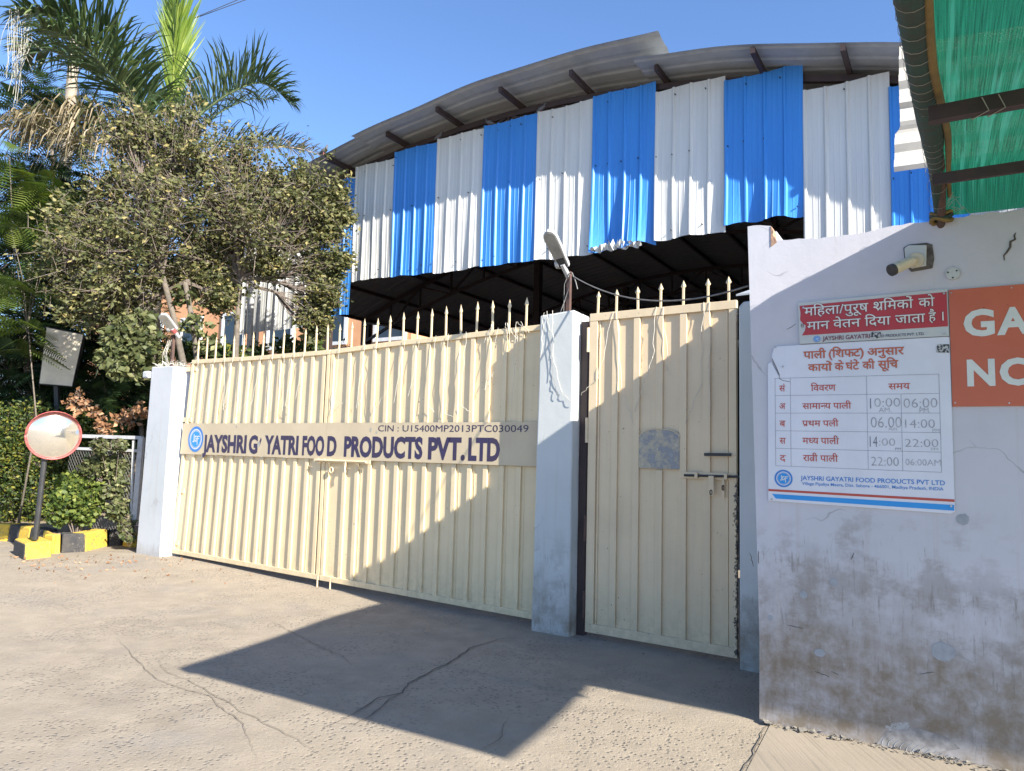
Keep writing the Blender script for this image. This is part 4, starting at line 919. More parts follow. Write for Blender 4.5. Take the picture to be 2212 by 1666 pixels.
for i, (a, c, z0, z1, m, wp) in enumerate(P_):
    panel(a, c, z0, z1, m, 4, warp=wp, v0=-0.02-(0.012 if m is BL else 0.0), label='blue sheet with crumpled bottom edge' if wp == 0.10 else ('blue wall sheet' if m is BL else ('white wall sheet' if m is WH else 'grey wall sheet')))
sb_ = MB()
for (a, c, z0, z1, m, wp) in P_[2:13]:
    for k in range(5):
        for z in (z0+0.14, (z0*0.45+z1*0.55), z1-0.12):
            if random.random() < 0.6: continue
            u = a+(c-a)*(0.06+0.22*k)+random.uniform(-.03, .03); zz = z+random.uniform(-.03, .03)
            sb_.tube([(u, -0.03, zz), (u, -0.064, zz)], 0.008, 6)
sb_.build('sheet_screws', M['black'], shed, kind='stuff')
# crumpled lip on the torn blue sheet
b = MB(); n = 26; prev = None
for i in range(n+1):
    u = -3.47+0.80*i/n; h = 0.05+0.10*abs(math.sin(i*1.7))*math.exp(-((i-13)/9)**2)
    b.v += [(u, -0.07-0.03*math.sin(i*2.3), 4.56+0.02*math.sin(i)), (u+0.01, -0.12-0.03*math.sin(i*1.3), 4.56+h)]
for i in range(n): k = 2*i; b.f.append((k, k+2, k+3, k+1))
b.build('crumpled_lip', WH, shed)
def roof_piece(u0, u1, v0, v1, m, lift=0.0, kick=0.0, kick_front=0.0, pitch=0.30, amp=0.016, name='roof_sheet'):
    b = MB(); nv = int((v1-v0)/pitch); vs_ = []
    for k in range(nv):
        a = v0+k*pitch; vs_ += [(a, 0), (a+pitch*0.12, amp), (a+pitch*0.3, amp), (a+pitch*0.42, 0)]
    vs_.append((v0+nv*pitch, 0)); NU = 30
    for (v, h) in vs_:
        for i in range(NU+1):
            f = i/NU; u = u0+(u1-u0)*f; fr = max(0, (0.6-v)/1.3)
            b.v.append((u, v+0.015*math.sin(u*1.7)*fr, arc(u)+0.02+h+lift+kick*f**2.2*fr-(0.08*(1-f)**2*fr if kick else 0)+0.010*math.sin(u*3.1+v)))
    n = NU+1
    for j in range(len(vs_)-1):
        for i in range(NU): k = j*n+i; b.f.append((k, k+1, k+n+1, k+n))
    return b.build(name, m, shed)
RS = M['roofsheet']
roof_piece(-13.3, -7.35, -0.62, 4, RS, 0.0, 0); roof_piece(-7.75, -2.2, -0.78, 4.2, RS, 0.03, 0.20); roof_piece(-2.65, 3.2, -0.60, 4, RS, 0.0, 0)
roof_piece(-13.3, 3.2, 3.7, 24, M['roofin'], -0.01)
for u in (-13.2, -12.1, -10.95, -9.75, -8.52, -7.21, -6.03, -4.81, -3.59, -2.37, -1.0, 0.05, 1.2, 2.3):
    L_ = {-2.37: 0.36, -7.21: 0.46}.get(u, 0.60)
    b = MB(); b.bar((u, -L_, arc(u)-0.045), (u, 23.5, arc(u)-0.045), 0.055, 0.085); b.build('purlin', M['darksteel'], shed)
for v in (0.06, 5.5, 11, 16.5):
    us = np.linspace(-13.2, 3.1, 17); depth = 0.62
    b = MB()
    for i in range(16):
        b.bar((us[i], v, arc(us[i])-0.13), (us[i+1], v, arc(us[i+1])-0.13), 0.07, 0.09)
        if v > 1 : b.bar((us[i], v, arc(us[i])-0.13-depth), (us[i+1], v, arc(us[i+1])-0.13-depth), 0.06, 0.07)
        dz = depth if v > 1 else 0.50
        if i % 2 == 0: b.bar((us[i], v, arc(us[i])-0.13), (us[i+1], v, arc(us[i+1])-0.13-dz), 0.045, 0.045)
        else: b.bar((us[i], v, arc(us[i])-0.13-dz), (us[i+1], v, arc(us[i+1])-0.13), 0.045, 0.045)
        b.bar((us[i], v+0.01, arc(us[i])-0.13-dz), (us[i], v+0.01, arc(us[i])-0.13), 0.045, 0.05)
    b.build('truss', M['darksteel'], shed)
    for u in ((-11.2, -9.1, 2.9) if v < 1 else (-13.1, -7.6, 2.9)):
        MB().box((u-0.08, v+0.06, -0.05), (u+0.08, v+0.22, arc(u)-0.2)).build('column', M['darksteel'], shed)
# filler cladding under the roof edge on the right, back and right walls with the inner shade in their colour
MB().box((-0.45, 0.14, 6.1), (3.0, 0.16, 6.35)).build('eave_beam', M['darksteel'], shed)
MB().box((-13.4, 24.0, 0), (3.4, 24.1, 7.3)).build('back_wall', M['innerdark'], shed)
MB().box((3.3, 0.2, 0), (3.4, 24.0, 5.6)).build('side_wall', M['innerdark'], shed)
# pipes and post by the left sheets
for x, r_p, yb, yt in ((541, 0.05, 760, 420), (557, 0.03, 760, 400), (530, 0.025, 760, 430)):
    a = on(S, x, 700, -0.35); MB().tube([(a[0], -0.35, -0.05), (a[0], -0.35, 6.0)], r_p, 8).build('downpipe', M['lampgrey'], shed)
# a loose white corrugated sheet against the net's edge, far right
cs = thing('corrugated_sheet', 'loose white corrugated sheet hanging beside the rolled edge of the net', 'metal sheet', W)
b = MB(); VV = 2.6; pro = []
c_ = [(1946, 105), (1943, 190), (1944, 290), (1931, 300), (1927, 372)]
zt = on(W, 1946, 100, VV)[2]; zb = on(W, 1930, 372, VV)[2]; nz = 40
for k in range(nz+1):
    f = k/nz; z = zt+(zb-zt)*f; ph = (f*6.0) % 1
    h = 0 if ph < 0.5 else (0.05 if ph < 0.85 else 0.025)
    ul = on(W, np.interp(f, [0, .3, .66, .70, 1], [1946, 1943, 1944, 1932, 1928]), 230, VV)[0]
    b.v += [(ul, VV-h, z), (ul+1.5, VV+0.5-h, z+0.15)]
for k in range(nz): b.f.append((2*k, 2*k+1, 2*k+3, 2*k+2))
b.build('sheet', simple('dusty_white_sheet', (0.40, 0.38, 0.34), (0.33, 0.32, 0.30), 7, 0.6), cs)
ts = thing('tin_awning', 'scrap of grey tin roofing sticking out behind the left edge of the sign wall', 'awning', W)
a = on(W, 1590, 636, 1.4); c = on(W, 1622, 612, 1.4)
MB().add([(a[0], 1.4, a[2]), (c[0]+0.3, 1.4, a[2]+0.02), (c[0]+0.3, 2.0, c[2]+0.2), (a[0]+0.2, 2.0, c[2]+0.12), (a[0], 1.4, a[2]-0.015), (c[0]+0.3, 1.4, a[2]+0.0)], [(0, 1, 2, 3), (0, 4, 5, 1)]).build('sheet', RS, ts)

# ------------------------------------------------------------------ orange building and white wall behind the trees
ob = thing('orange_building', 'orange painted two-storey building with white window surrounds behind the trees', 'building', S)
OV = 9.0
MB().box((-34, OV, 0), (-14.3, OV+8, 8.5)).build('wall', M['orangewall'], ob)
MB().box((-34.2, OV-0.3, 8.5), (-14.1, OV+8, 8.75)).build('roof_slab', M['whitewall'], ob)
MB().box((-34.2, OV-0.25, 4.35), (-14.1, OV-0.002, 4.55)).build('ledge', M['whitewall'], ob)
for u in np.arange(-32, -15.5, 2.7):
    for z in (1.1, 5.4):
        f = MB(); f.box((u-0.12, OV-0.08, z-0.12), (u+1.32, OV-0.003, z)); f.box((u-0.12, OV-0.08, z+1.4), (u+1.32, OV-0.003, z+1.52)); f.box((u-0.12, OV-0.08, z), (u, OV-0.003, z+1.4)); f.box((u+1.2, OV-0.08, z), (u+1.32, OV-0.003, z+1.4))
        wo = f.build('window', M['whitewall'], ob)
        g_ = MB(); g_.box((u, OV-0.03, z), (u+1.2, OV-0.005, z+1.4)); go = g_.build('pane', M['glass'], wo)
ww = thing('yard_wall', 'white yard wall overgrown with dark creeper behind the double gate', 'wall', S)
MB().box((-11.2, 1.6, 0), (-8.6, 1.8, 3.75)).build('wall', M['whitewall'], ww)
wg = thing('inner_shed_roof', 'low grey sheet roof behind the double gate in front of the orange building', 'roof', S)
b = MB()
for k in range(60):
    u = -9.2+k*0.08; h = 0.03*(k % 2); b.v += [(u, 3.0, 3.55+h), (u, 4.5, 3.75+h)]
for k in range(59): b.f.append((2*k, 2*k+2, 2*k+3, 2*k+1))
b.build('roof_sheet', RS, wg)

# ------------------------------------------------------------------ kerb, mirror, planting bed
def K(x, y, z=0.07): return gnd(x, y, z)
kb = thing('kerb', 'yellow and black painted kerb round the planting bed', 'kerb', loc=tuple(K(115, 1197)))
k0 = K(115, 1197)
def kseg(P, Q, m, hgt=0.25, th=0.22, parent=kb, first=False):
    P, Q = np.array(P), np.array(Q); d = (Q-P)/np.linalg.norm(Q-P); n = np.array([-d[1], d[0], 0.0])
    if n@np.array([-0.4, 1, 0]) < 0: n = -n
    P = P+d*0.004; Q = Q-d*0.004
    b = MB(); o = np.array([k0[0], k0[1], k0[2]])
    q = [P-o, Q-o, Q+n*th-o, P+n*th-o]; tp = [P+n*0.03-o, Q+n*0.03-o, Q+n*th-o, P+n*th-o]
    b.add([tuple(a+np.array([0, 0, -0.08])) for a in q]+[tuple(a+np.array([0, 0, hgt+random.uniform(-.006, .006)])) for a in tp],
          [(3, 2, 1, 0), (4, 5, 6, 7), (0, 1, 5, 4), (1, 2, 6, 5), (2, 3, 7, 6), (3, 0, 4, 7)])
    return b.build('kerb_stone', m, parent, bevel=0.018, label='yellow painted kerb stone' if m is M['yellow'] else 'black painted kerb stone')
ka = [K(113, 1197), K(132, 1195), K(185, 1192), K(234, 1180), K(262, 1179), K(280, 1183)]
for i, m in enumerate(('yellow', 'kblack', 'yellow', 'kblack', 'yellow')): kseg(ka[i], ka[i+1], M[m], 0.25 if i < 3 else 0.21)
kl = [K(113, 1197), K(86, 1184), K(58, 1177.5), K(35, 1173), K(13, 1170), K(-25, 1167), K(-80, 1163), K(-150, 1160), K(-260, 1156), K(-400, 1152), K(-600, 1148)]
for i in range(10): kseg(kl[i+1], kl[i], M['yellow' if i % 2 == 0 else 'kblack'], 0.25, 0.06 if i == 0 else 0.22)
b = MB(); pb = [K(118, 1191), K(132, 1190), K(185, 1187), K(234, 1175), K(276, 1176), G.w(-6.3, 0.2), G.w(-6.3, 6), K(-300, 1090)+np.array([-6, 14, 0]), K(-600, 1144)] + [K(x, y-3) for x, y in ((-400, 1152), (-260, 1156), (-150, 1160), (-80, 1163), (-25, 1167), (13, 1170), (35, 1173), (58, 1177), (86, 1183))]
b.add([(q[0], q[1], 0.285) for q in pb], [tuple(range(len(pb)))]); structure(b.build('planting_bed', M['soil']))

mr = thing('traffic_mirror', 'round convex traffic mirror with red rim on a leaning black pole', 'mirror', loc=tuple(K(70, 1204)))
mo = np.array(mr.location)
b1, b2, b3 = K(28.4, 1197.5)-mo, K(51, 1209.6)-mo, K(111, 1203)-mo; b4 = b1+b3-b2
def blk(name, q, z0, z1, m, bev=0.02):
    b = MB(); b.add([(a[0], a[1], z) for z in (z0, z1) for a in q], [(3, 2, 1, 0), (4, 5, 6, 7), (0, 1, 5, 4), (1, 2, 6, 5), (2, 3, 7, 6), (3, 0, 4, 7)]); return b.build(name, m, mr, bevel=bev)
blk('base_block', [b1, b2, b3, b4], -0.05, 0.205, M['yellow'])
e = (b1-b2)/np.linalg.norm(b1-b2); nrm_ = -(b3-b2)/np.linalg.norm(b3-b2)*0.004
blk('black_end', [b1+nrm_, b2+nrm_, b2-nrm_*3, b1-nrm_*3], -0.045, 0.19, M['kblack'], 0.008)
Fm = Frame(mo[0], mo[1], 0)
pb_ = Vector(on(Fm, 76, 1166, 0.0)); pt_ = Vector(on(Fm, 97, 985, 0.0)); pb_.z -= mo[2]; pt_.z -= mo[2]
MB().tube([pb_, pt_], 0.034, 12).build('pole', M['black'], mr)
mc = Vector(on(Fm, 116, 941, -0.05)); mc.z -= mo[2]
fwd = Vector((0.58, -0.79, -0.14)).normalized()
xa = fwd.cross(Vector((0, 0, 1))).normalized(); ya = xa.cross(fwd)
RD = 0.300
b = MB(); N = 40; rings = [0.001, 0.15, 0.3, 0.45, 0.6, 0.75, 0.88, 1.0]
for rr_ in rings:
    for k in range(N):
        a = 2*math.pi*k/N; b.v.append(tuple(mc+xa*RD*rr_*math.cos(a)+ya*RD*rr_*math.sin(a)+fwd*(0.085*(1-rr_**2))))
for j in range(len(rings)-1):
    for k in range(N): b.f.append((j*N+k, j*N+(k+1) % N, (j+1)*N+(k+1) % N, (j+1)*N+k))
b.build('mirror_face', M['mirror'], mr, smooth=True)
MB().tube([mc+xa*(RD+0.012)*math.cos(a)+ya*(RD+0.012)*math.sin(a)+fwd*0.01 for a in np.linspace(0, 2*math.pi, 41)], 0.011, 8).build('rim', M['rimred'], mr, smooth=True)
b = MB()                                   # visor over the upper half
for k in range(21):
    a = R(20+k*140/20)
    b.v += [tuple(mc+xa*(RD+0.015)*math.cos(a)+ya*(RD+0.015)*math.sin(a)+fwd*0.0), tuple(mc+xa*(RD+0.02)*math.cos(a)+ya*(RD+0.02)*math.sin(a)+fwd*0.075*math.sin(math.pi*k/20)**0.6)]
for k in range(20): b.f.append((2*k, 2*k+2, 2*k+3, 2*k+1))
b.build('visor', M['rimred'], mr)
MB().tube([mc-fwd*0.01, mc-fwd*0.07], [RD*0.9, RD*0.3], 20).build('back_shell', M['kblack'], mr)
MB().tube([mc-fwd*0.05, pt_+Vector((0, 0, 0.0)), pt_-Vector((0, 0, 0.2))], 0.024, 8).build('bracket', M['black'], mr)

# ------------------------------------------------------------------ vegetation
def leaves(name, C_, size, m, parent, aspect=0.5, up=0.3, tone=None, fold=0.25):
    N = len(C_); d = RNG.normal(size=(N, 3)); d[:, 2] = d[:, 2]*0.6-0.25; d /= np.linalg.norm(d, axis=1)[:, None]
    r = RNG.normal(size=(N, 3)); r[:, 2] *= 0.5; s = np.cross(d, r); s /= np.linalg.norm(s, axis=1)[:, None]
    nrm = np.cross(d, s); L = (size*RNG.uniform(0.6, 1.3, N))[:, None]; wd = L*aspect*0.5
    mid = C_+d*L*0.45
    v = np.stack([C_, mid+s*wd+nrm*L*fold*0.3, C_+d*L-nrm*L*fold*0.4, mid-s*wd+nrm*L*fold*0.3], 1).reshape(-1, 3)
    me = bpy.data.meshes.new(name); me.vertices.add(4*N); me.vertices.foreach_set('co', v.ravel())
    me.loops.add(6*N); me.polygons.add(2*N); base = (np.arange(N)*4)[:, None]
    idx = (base+np.array([[0, 1, 2, 0, 2, 3]])).ravel(); me.loops.foreach_set('vertex_index', idx)
    me.polygons.foreach_set('loop_start', np.arange(0, 6*N, 3)); me.polygons.foreach_set('loop_total', np.full(2*N, 3))
    me.update(calc_edges=True)
    tn = RNG.random(N)**1.3 if tone is None else np.clip(tone+RNG.normal(0, 0.15, N), 0, 1)
    a = me.attributes.new('tone', 'FLOAT', 'FACE'); a.data.foreach_set('value', np.repeat(tn, 2))
    me.materials.append(m); o = bpy.data.objects.new(name, me); COL.objects.link(o); o.parent = parent; return o
def blobpts(c, r, n, shell=0.45):
    p = RNG.normal(size=(n, 3)); p /= np.linalg.norm(p, axis=1)[:, None]
    return c+p*(RNG.uniform(shell, 1.0, n)**0.8)[:, None]*np.array(r)
def make_tree(name, label, cat, base, forks, blobs, m, leafsize, nleaf, ntwig, trunk_r, bark, group=None, aspect=0.5, clump=0.22, twm=None, lpt=None):
    """blobs: centre and radii in the world; limbs run from the forks to the blobs, twigs inside, leaves on the twigs"""
    base = np.array(base); t = thing(name, label, cat, loc=tuple(base), group=group)
    tb = MB(); lb = MB(); tips = []
    fk = [np.array(q)-base for q in forks]
    for q in fk:
        n = 6; pts = [np.array([0, 0, -0.1])*(1-i/n)+q*(i/n)+RNG.normal(0, 0.03, 3)*(0 < i < n)*np.linalg.norm(q)*0.3 for i in range(n+1)]
        tb.tube(pts, [trunk_r*(1-0.55*i/n) for i in range(n+1)], 8)
    tb.build('trunk', bark, t, smooth=True)
    for (c, r) in blobs:
        c = np.array(c)-base; r = np.array(r if hasattr(r, '__len__') else (r, r, r))
        q = min(fk, key=lambda a: np.linalg.norm(a-c)+max(0, a[2]-c[2])*2); n = 5
        pts = [q+(c-q)*i/n+RNG.normal(0, 0.06, 3)*(0 < i < n)*np.linalg.norm(c-q)*0.5 for i in range(n+1)]
        lb.tube(pts, [trunk_r*0.42*(1-0.75*i/n) for i in range(n+1)], 5)
        ends = blobpts(c, r*RNG.uniform(0.9, 1.35, (ntwig, 1))[0:1].ravel()[0], ntwig, 0.2); ends = c+(ends-c)*RNG.uniform(0.5, 1.45, (ntwig, 1))
        for e in ends:
            st = pts[RNG.integers(2, n+1)]; mid = (st+e)/2+RNG.normal(0, 0.12, 3)*np.linalg.norm(e-st)
            lb.tube([st, mid, e], [0.010, 0.006, 0.0028], 3, cap=False); tips.append((st, mid, e))
            for _ in range(2):
                f = RNG.uniform(0.3, 1); a = mid+(e-mid)*f; b_ = a+RNG.normal(0, 0.16, 3)*min(1, r.mean()*1.4)
                lb.tube([a, b_], [0.0045, 0.0022], 3, cap=False); tips.append((a, (a+b_)/2, b_))
    lb.build('branches', twm or bark, t, kind='stuff')
    T = np.array(tips); N = nleaf; wt_ = RNG.gamma(0.7, 1.0, len(T)); k = RNG.choice(len(T), N, p=wt_/wt_.sum()); f = (RNG.uniform(0.0, 1.0, N)**0.6*1.05)[:, None]
    C_ = T[k, 1]+(T[k, 2]-T[k, 1])*f+RNG.normal(0, clump*0.25, (N, 3))
    tone = np.clip(RNG.normal(0.5, 0.22, N)+0.25*np.sin(k*1.7), 0, 1)
    leaves('crown', C_, leafsize, m, t, aspect, tone=tone)
    return t
def bl(x, y, r, dist, dr=0.0, q=1.0, sc_=1.0):
    dd = dist+dr; s = r/F_PX*dd; return (at(x, y, dd), (s, s*0.9, s*q))
# the dusty grey-green tree in front of the shed
D0 = 12.3
bs = [bl(*a) for a in [(395, 270, 60, D0, 0), (330, 330, 85, D0, .3), (440, 350, 90, D0, -.2), (250, 400, 80, D0, .2), (360, 430, 105, D0, -.5), (490, 430, 95, D0, .1), (590, 390, 75, D0, .3), (655, 400, 65, D0, 0), (710, 430, 50, D0, -.1),
      (200, 490, 85, D0, .4), (300, 520, 95, D0, -.3), (430, 520, 95, D0, .5), (560, 490, 90, D0, -.3), (650, 500, 52, D0, .2), (585, 575, 28, D0, .1), (715, 500, 50, D0, 0), (150, 560, 75, D0, .1), (230, 600, 70, D0, -.2), (340, 600, 55, D0, .6),
      (700, 580, 42, D0, 0), (715, 640, 36, D0, -.1), (740, 465, 30, D0, 0), (280, 270, 45, D0, .3), (690, 690, 28, D0, 0), (480, 640, 45, D0, .2), (430, 600, 60, D0, .5), (170, 670, 55, D0, .3), (250, 670, 45, D0, .5), (520, 350, 45, D0, .3), (745, 560, 22, D0, 0), (735, 420, 25, D0, 0)]]
tb_ = G.w(-6.9, 1.6, 0.2)
make_tree('dusty_tree', 'dusty olive-leaved tree with bare grey twigs in front of the shed', 'tree', tb_, [at(350, 590, D0), at(400, 610, D0), at(520, 600, D0+.2)], bs, M['dusty'], 0.082, 46000, 80, 0.085, M['bark'], twm=M['twig'], aspect=0.5, clump=0.2)
# feathery dark trees on the left
def spray_tree(label, base, forks, blobs, n, L, m, group=None, trunk_r=0.10, pairs=9):
    base = np.array(base); t = thing('feathery_tree', label, 'tree', loc=tuple(base), group=group)
    tb = MB()
    fk = [np.array(q)-base for q in forks]
    for q in fk: tb.tube([np.array([0, 0, -.1]), q*0.5+RNG.normal(0, .1, 3), q], [trunk_r, trunk_r*.7, trunk_r*.4], 8)
    tb.build('trunk', M['bark'], t, smooth=True)
    V_, tn = [], []; lb = MB()
    w_ = np.array([r[0]*r[2] for _, r in blobs]); w_ = w_/w_.sum()
    for bi, (c, r) in enumerate(blobs):
        c = np.array(c)-base; q = min(fk, key=lambda a: np.linalg.norm(a-c)); lb.tube([q, (q+c)/2+RNG.normal(0, .1, 3), c], [trunk_r*.4, trunk_r*.25, .012], 4)
        k = int(n*w_[bi]); P = blobpts(c, r, k, 0.25)
        for e in P:
            if RNG.random() < 0.25: lb.tube([c+(e-c)*.3, e], [0.008, 0.003], 3, cap=False)
            d = (e-c)/(np.linalg.norm(e-c)+1e-6)*0.6+RNG.normal(0, .6, 3); d[2] = d[2]*0.4-0.1; d /= np.linalg.norm(d)
            s = np.cross(d, RNG.normal(0, .35, 3)+np.array([0, 0, 1.0])); s /= np.linalg.norm(s)+1e-6; l = L*RNG.uniform(.6, 1.25); tone = np.clip(RNG.normal(.35, .2), 0, 1)
            dn = np.array([0, 0, -1.0])
            for j in range(pairs):
                f = (j+.5)/pairs; wj = l*0.42*math.sin(math.pi*min(1, f*.85+.12)); c0_ = e+d*l*f+dn*l*.25*f*f; hw = l/pairs*0.36
                for sg in (1, -1):
                    tip = c0_+s*sg*wj+d*wj*.35+dn*wj*.15
                    V_ += [c0_-d*hw, c0_+d*hw, tip]; tn.append(tone)
    V_ = np.array(V_); N = len(tn); me = bpy.data.meshes.new('crown'); me.vertices.add(3*N); me.vertices.foreach_set('co', V_.ravel()); me.loops.add(3*N); me.polygons.add(N)
    me.loops.foreach_set('vertex_index', np.arange(3*N)); me.polygons.foreach_set('loop_start', np.arange(0, 3*N, 3)); me.polygons.foreach_set('loop_total', np.full(N, 3)); me.update(calc_edges=True)
    a = me.attributes.new('tone', 'FLOAT', 'FACE'); a.data.foreach_set('value', np.array(tn)); me.materials.append(m)
    o = bpy.data.objects.new('crown', me); COL.objects.link(o); o.parent = t; lb.build('branches', M['bark'], t, kind='stuff'); return t
D1 = 16.5
spray_tree('dark green feathery-leaved tree at the left edge under the hanging dry frond', at(90, 1100, D1)*np.array([1, 1, 0])+np.array([0, 0, .2]), [at(60, 560, D1), at(150, 620, D1)],
           [bl(*a) for a in [(30, 430, 90, D1, 0), (110, 400, 80, D1, .5), (190, 430, 60, D1, .3), (30, 560, 110, D1, 0), (140, 540, 90, D1, .6), (60, 680, 120, D1, .4), (190, 700, 100, D1, .8), (20, 800, 110, D1, 0), (120, 820, 100, D1, 1.0), (240, 800, 80, D1, 1), (300, 720, 70, D1, 1.2), (230, 620, 70, D1, 1.4)]], 3600, 0.42, M['darkleaf'])
spray_tree('thin feathery tree whose pale wispy crown shows against the sky at upper left', at(150, 1100, 22)*np.array([1, 1, 0])+np.array([0, 0, .2]), [at(150, 380, 22), at(110, 300, 22)],
           [bl(*a) for a in [(60, 185, 38, 22, 0), (110, 200, 42, 22, 0), (170, 215, 38, 22, .3), (215, 240, 40, 22, .4), (40, 260, 50, 22, 0), (120, 270, 60, 22, .5), (210, 300, 50, 22, 0)]], 420, 0.55, M['darkleaf'])
spray_tree('dense dark feathery tree behind the hedge between mirror and pillar', at(250, 1100, 15.2)*np.array([1, 1, 0])+np.array([0, 0, .2]), [at(250, 800, 15.2), at(300, 820, 15.2)],
           [bl(*a) for a in [(230, 870, 80, 15.2, 0), (300, 850, 60, 15.2, 0), (160, 900, 70, 15.2, .4), (280, 780, 60, 15.2, 0), (330, 900, 60, 15.2, .3), (90, 900, 90, 15.2, .5), (240, 960, 80, 15.2, .2), (320, 980, 60, 15.2, .4), (330, 760, 50, 15.2, .8)]], 2600, 0.34, M['darkleaf'], trunk_r=0.07)
D2 = 18.5
spray_tree('dark tree mass closing the gap beneath the palms', at(330, 1100, D2)*np.array([1, 1, 0])+np.array([0, 0, .2]), [at(330, 560, D2), at(250, 560, D2)],
           [bl(*a) for a in [(180, 520, 80, D2, 0), (270, 470, 80, D2, 0), (350, 440, 70, D2, .4), (420, 470, 70, D2, 0), (470, 560, 60, D2, 1), (300, 560, 60, D2, .5), (520, 480, 60, D2, .5), (-60, 500, 120, D2, 0), (-60, 700, 140, D2, 0), (-60, 900, 150, D2, 0), (380, 350, 50, D2, 0), (160, 860, 120, D2, 1), (40, 900, 130, D2, .5)]], 2600, 0.5, M['darkleaf'])
spray_tree('light green feathery sapling in front of the dark foliage at the left edge', at(40, 1100, 13.6)*np.array([1, 1, 0])+np.array([0, 0, .2]), [at(60, 700, 13.6)],
           [bl(*a) for a in [(110, 440, 45, 13.6, 0), (150, 460, 35, 13.6, 0), (20, 480, 40, 13.6, 0), (60, 400, 40, 13.6, .2), (20, 620, 45, 13.6, 0), (60, 720, 40, 13.6, 0), (20, 340, 30, 13.6, 0)]], 200, 0.5, M['green'], trunk_r=0.018, pairs=13)

def shrub(name, label, cat, base, blobs, m, size, n, aspect=0.6, group=None, twigs=30, tonebias=0.0):
    base = np.array(base); t = thing(name, label, cat, loc=tuple(base), group=group); lb = MB(); C_ = []
    w_ = np.array([r[0]*r[2] for _, r in blobs]); w_ = w_/w_.sum()
    for i, (c, r) in enumerate(blobs):
        c = np.array(c)-base
        for e in blobpts(c, r, twigs, .4):
            st = c+RNG.normal(0, .04, 3)
            lb.tube([st, (st+e)/2+RNG.normal(0, .04, 3), e], [0.006, 0.004, 0.002], 3, cap=False)
        if c[2] < 1.5: lb.tube([np.array([0, 0, -.05])+c*0.05, c*0.5+RNG.normal(0, .05, 3), c], [0.012, 0.008, 0.004], 4)
        C_.append(blobpts(c, r, int(n*w_[i]), .35))
    lb.build('stems', M['twig'], t, kind='stuff'); C_ = np.concatenate(C_)
    leaves('foliage', C_, size, m, t, aspect, tone=np.clip(RNG.normal(.5+tonebias, .25, len(C_)), 0, 1)); return t
Z0 = np.array([1, 1, 0])
shrub('bush', 'bright green round-leaved bush growing over the kerb', 'bush', at(165, 1140, 12.2)*Z0+[0, 0, .24], [bl(*a) for a in [(155, 1085, 38, 12.2, 0), (185, 1060, 28, 12.2, 0), (130, 1108, 24, 12.2, 0), (180, 1108, 26, 12.2, 0), (205, 1090, 18, 12.2, .1), (150, 1045, 24, 12.2, .2)]], M['green'], 0.065, 3600, 0.85)
shrub('creeper', 'yellow-green creeper climbing the mesh fence beside the left pillar', 'climbing plant', at(265, 1150, 12.4)*Z0+[0, 0, .24], [bl(*a) for a in [(258, 1005, 22, 12.2, 0), (262, 1050, 22, 12.2, 0), (258, 1100, 22, 12.1, 0), (236, 1010, 24, 12.2, 0), (205, 1005, 22, 12.2, 0), (272, 1135, 14, 11.9, 0), (278, 1158, 12, 11.8, 0), (215, 962, 14, 11.9, 0), (258, 962, 12, 11.9, 0), (240, 1060, 20, 12.2, 0)]], M['paleleaf'], 0.075, 2600, 0.8, twigs=40)
shrub('hedge', 'clipped small-leaved hedge at the left edge behind the kerb', 'hedge', at(40, 1130, 14.3)*Z0+[0, 0, .24], [bl(*a) for a in [(20, 930, 55, 14.3, 0), (70, 900, 40, 14.3, 0), (10, 1000, 60, 14.3, 0), (60, 980, 60, 14.3, 0), (120, 1000, 60, 14.3, .3), (20, 1080, 55, 14.3, 0), (80, 1070, 55, 14.3, 0), (130, 1060, 45, 14.3, .2), (-60, 950, 80, 14.3, 0), (-60, 1060, 80, 14.3, 0), (150, 930, 55, 14.3, .3), (-140, 1000, 90, 14.3, 0)]], M['hedge'], 0.055, 26000, 0.6, twigs=25)
shrub('creeper', 'tangle of withered brown leaves arching above the mesh fence', 'climbing plant', at(230, 1150, 12.6)*Z0+[0, 0, .24], [bl(*a) for a in [(170, 850, 10, 12.6, 0), (155, 868, 14, 12.6, 0), (185, 872, 12, 12.6, 0), (205, 890, 12, 12.6, 0), (218, 910, 14, 12.6, 0), (232, 930, 14, 12.6, 0), (255, 905, 12, 12.6, 0), (280, 895, 14, 12.6, 0), (300, 880, 12, 12.6, 0), (312, 895, 12, 12.6, 0), (285, 915, 10, 12.6, 0), (168, 885, 10, 12.6, 0)]], M['dry'], 0.085, 420, 0.65, twigs=6)
shrub('broad_leaf_bush', 'bush of pale broad leaves beside the top of the left pillar', 'bush', at(280, 1140, 12.0)*Z0+[0, 0, .24], [bl(*a) for a in [(255, 730, 32, 12, 0), (290, 745, 38, 12, 0), (245, 780, 34, 12, 0), (290, 790, 34, 12, 0), (320, 730, 26, 12, 0), (270, 700, 26, 12, 0), (340, 770, 22, 12, .2), (310, 690, 22, 12, .2), (390, 640, 24, 12.4, 0), (420, 700, 26, 12.4, 0), (450, 740, 24, 12.4, 0)]], M['paleleaf'], 0.12, 1500, 0.6, twigs=14)
shrub('broad_leaf_bush', 'hanging bunch of green leaves over the spikes below the first blue sheet', 'bush', at(700, 1000, 12.5)*Z0+[0, 0, 0], [bl(*a) for a in [(700, 640, 28, 12.5, 0), (690, 680, 34, 12.5, 0), (680, 715, 26, 12.5, 0), (720, 600, 26, 12.5, 0), (660, 650, 22, 12.5, 0)]], M['dusty'], 0.13, 700, 0.6, twigs=12, tonebias=-0.1)
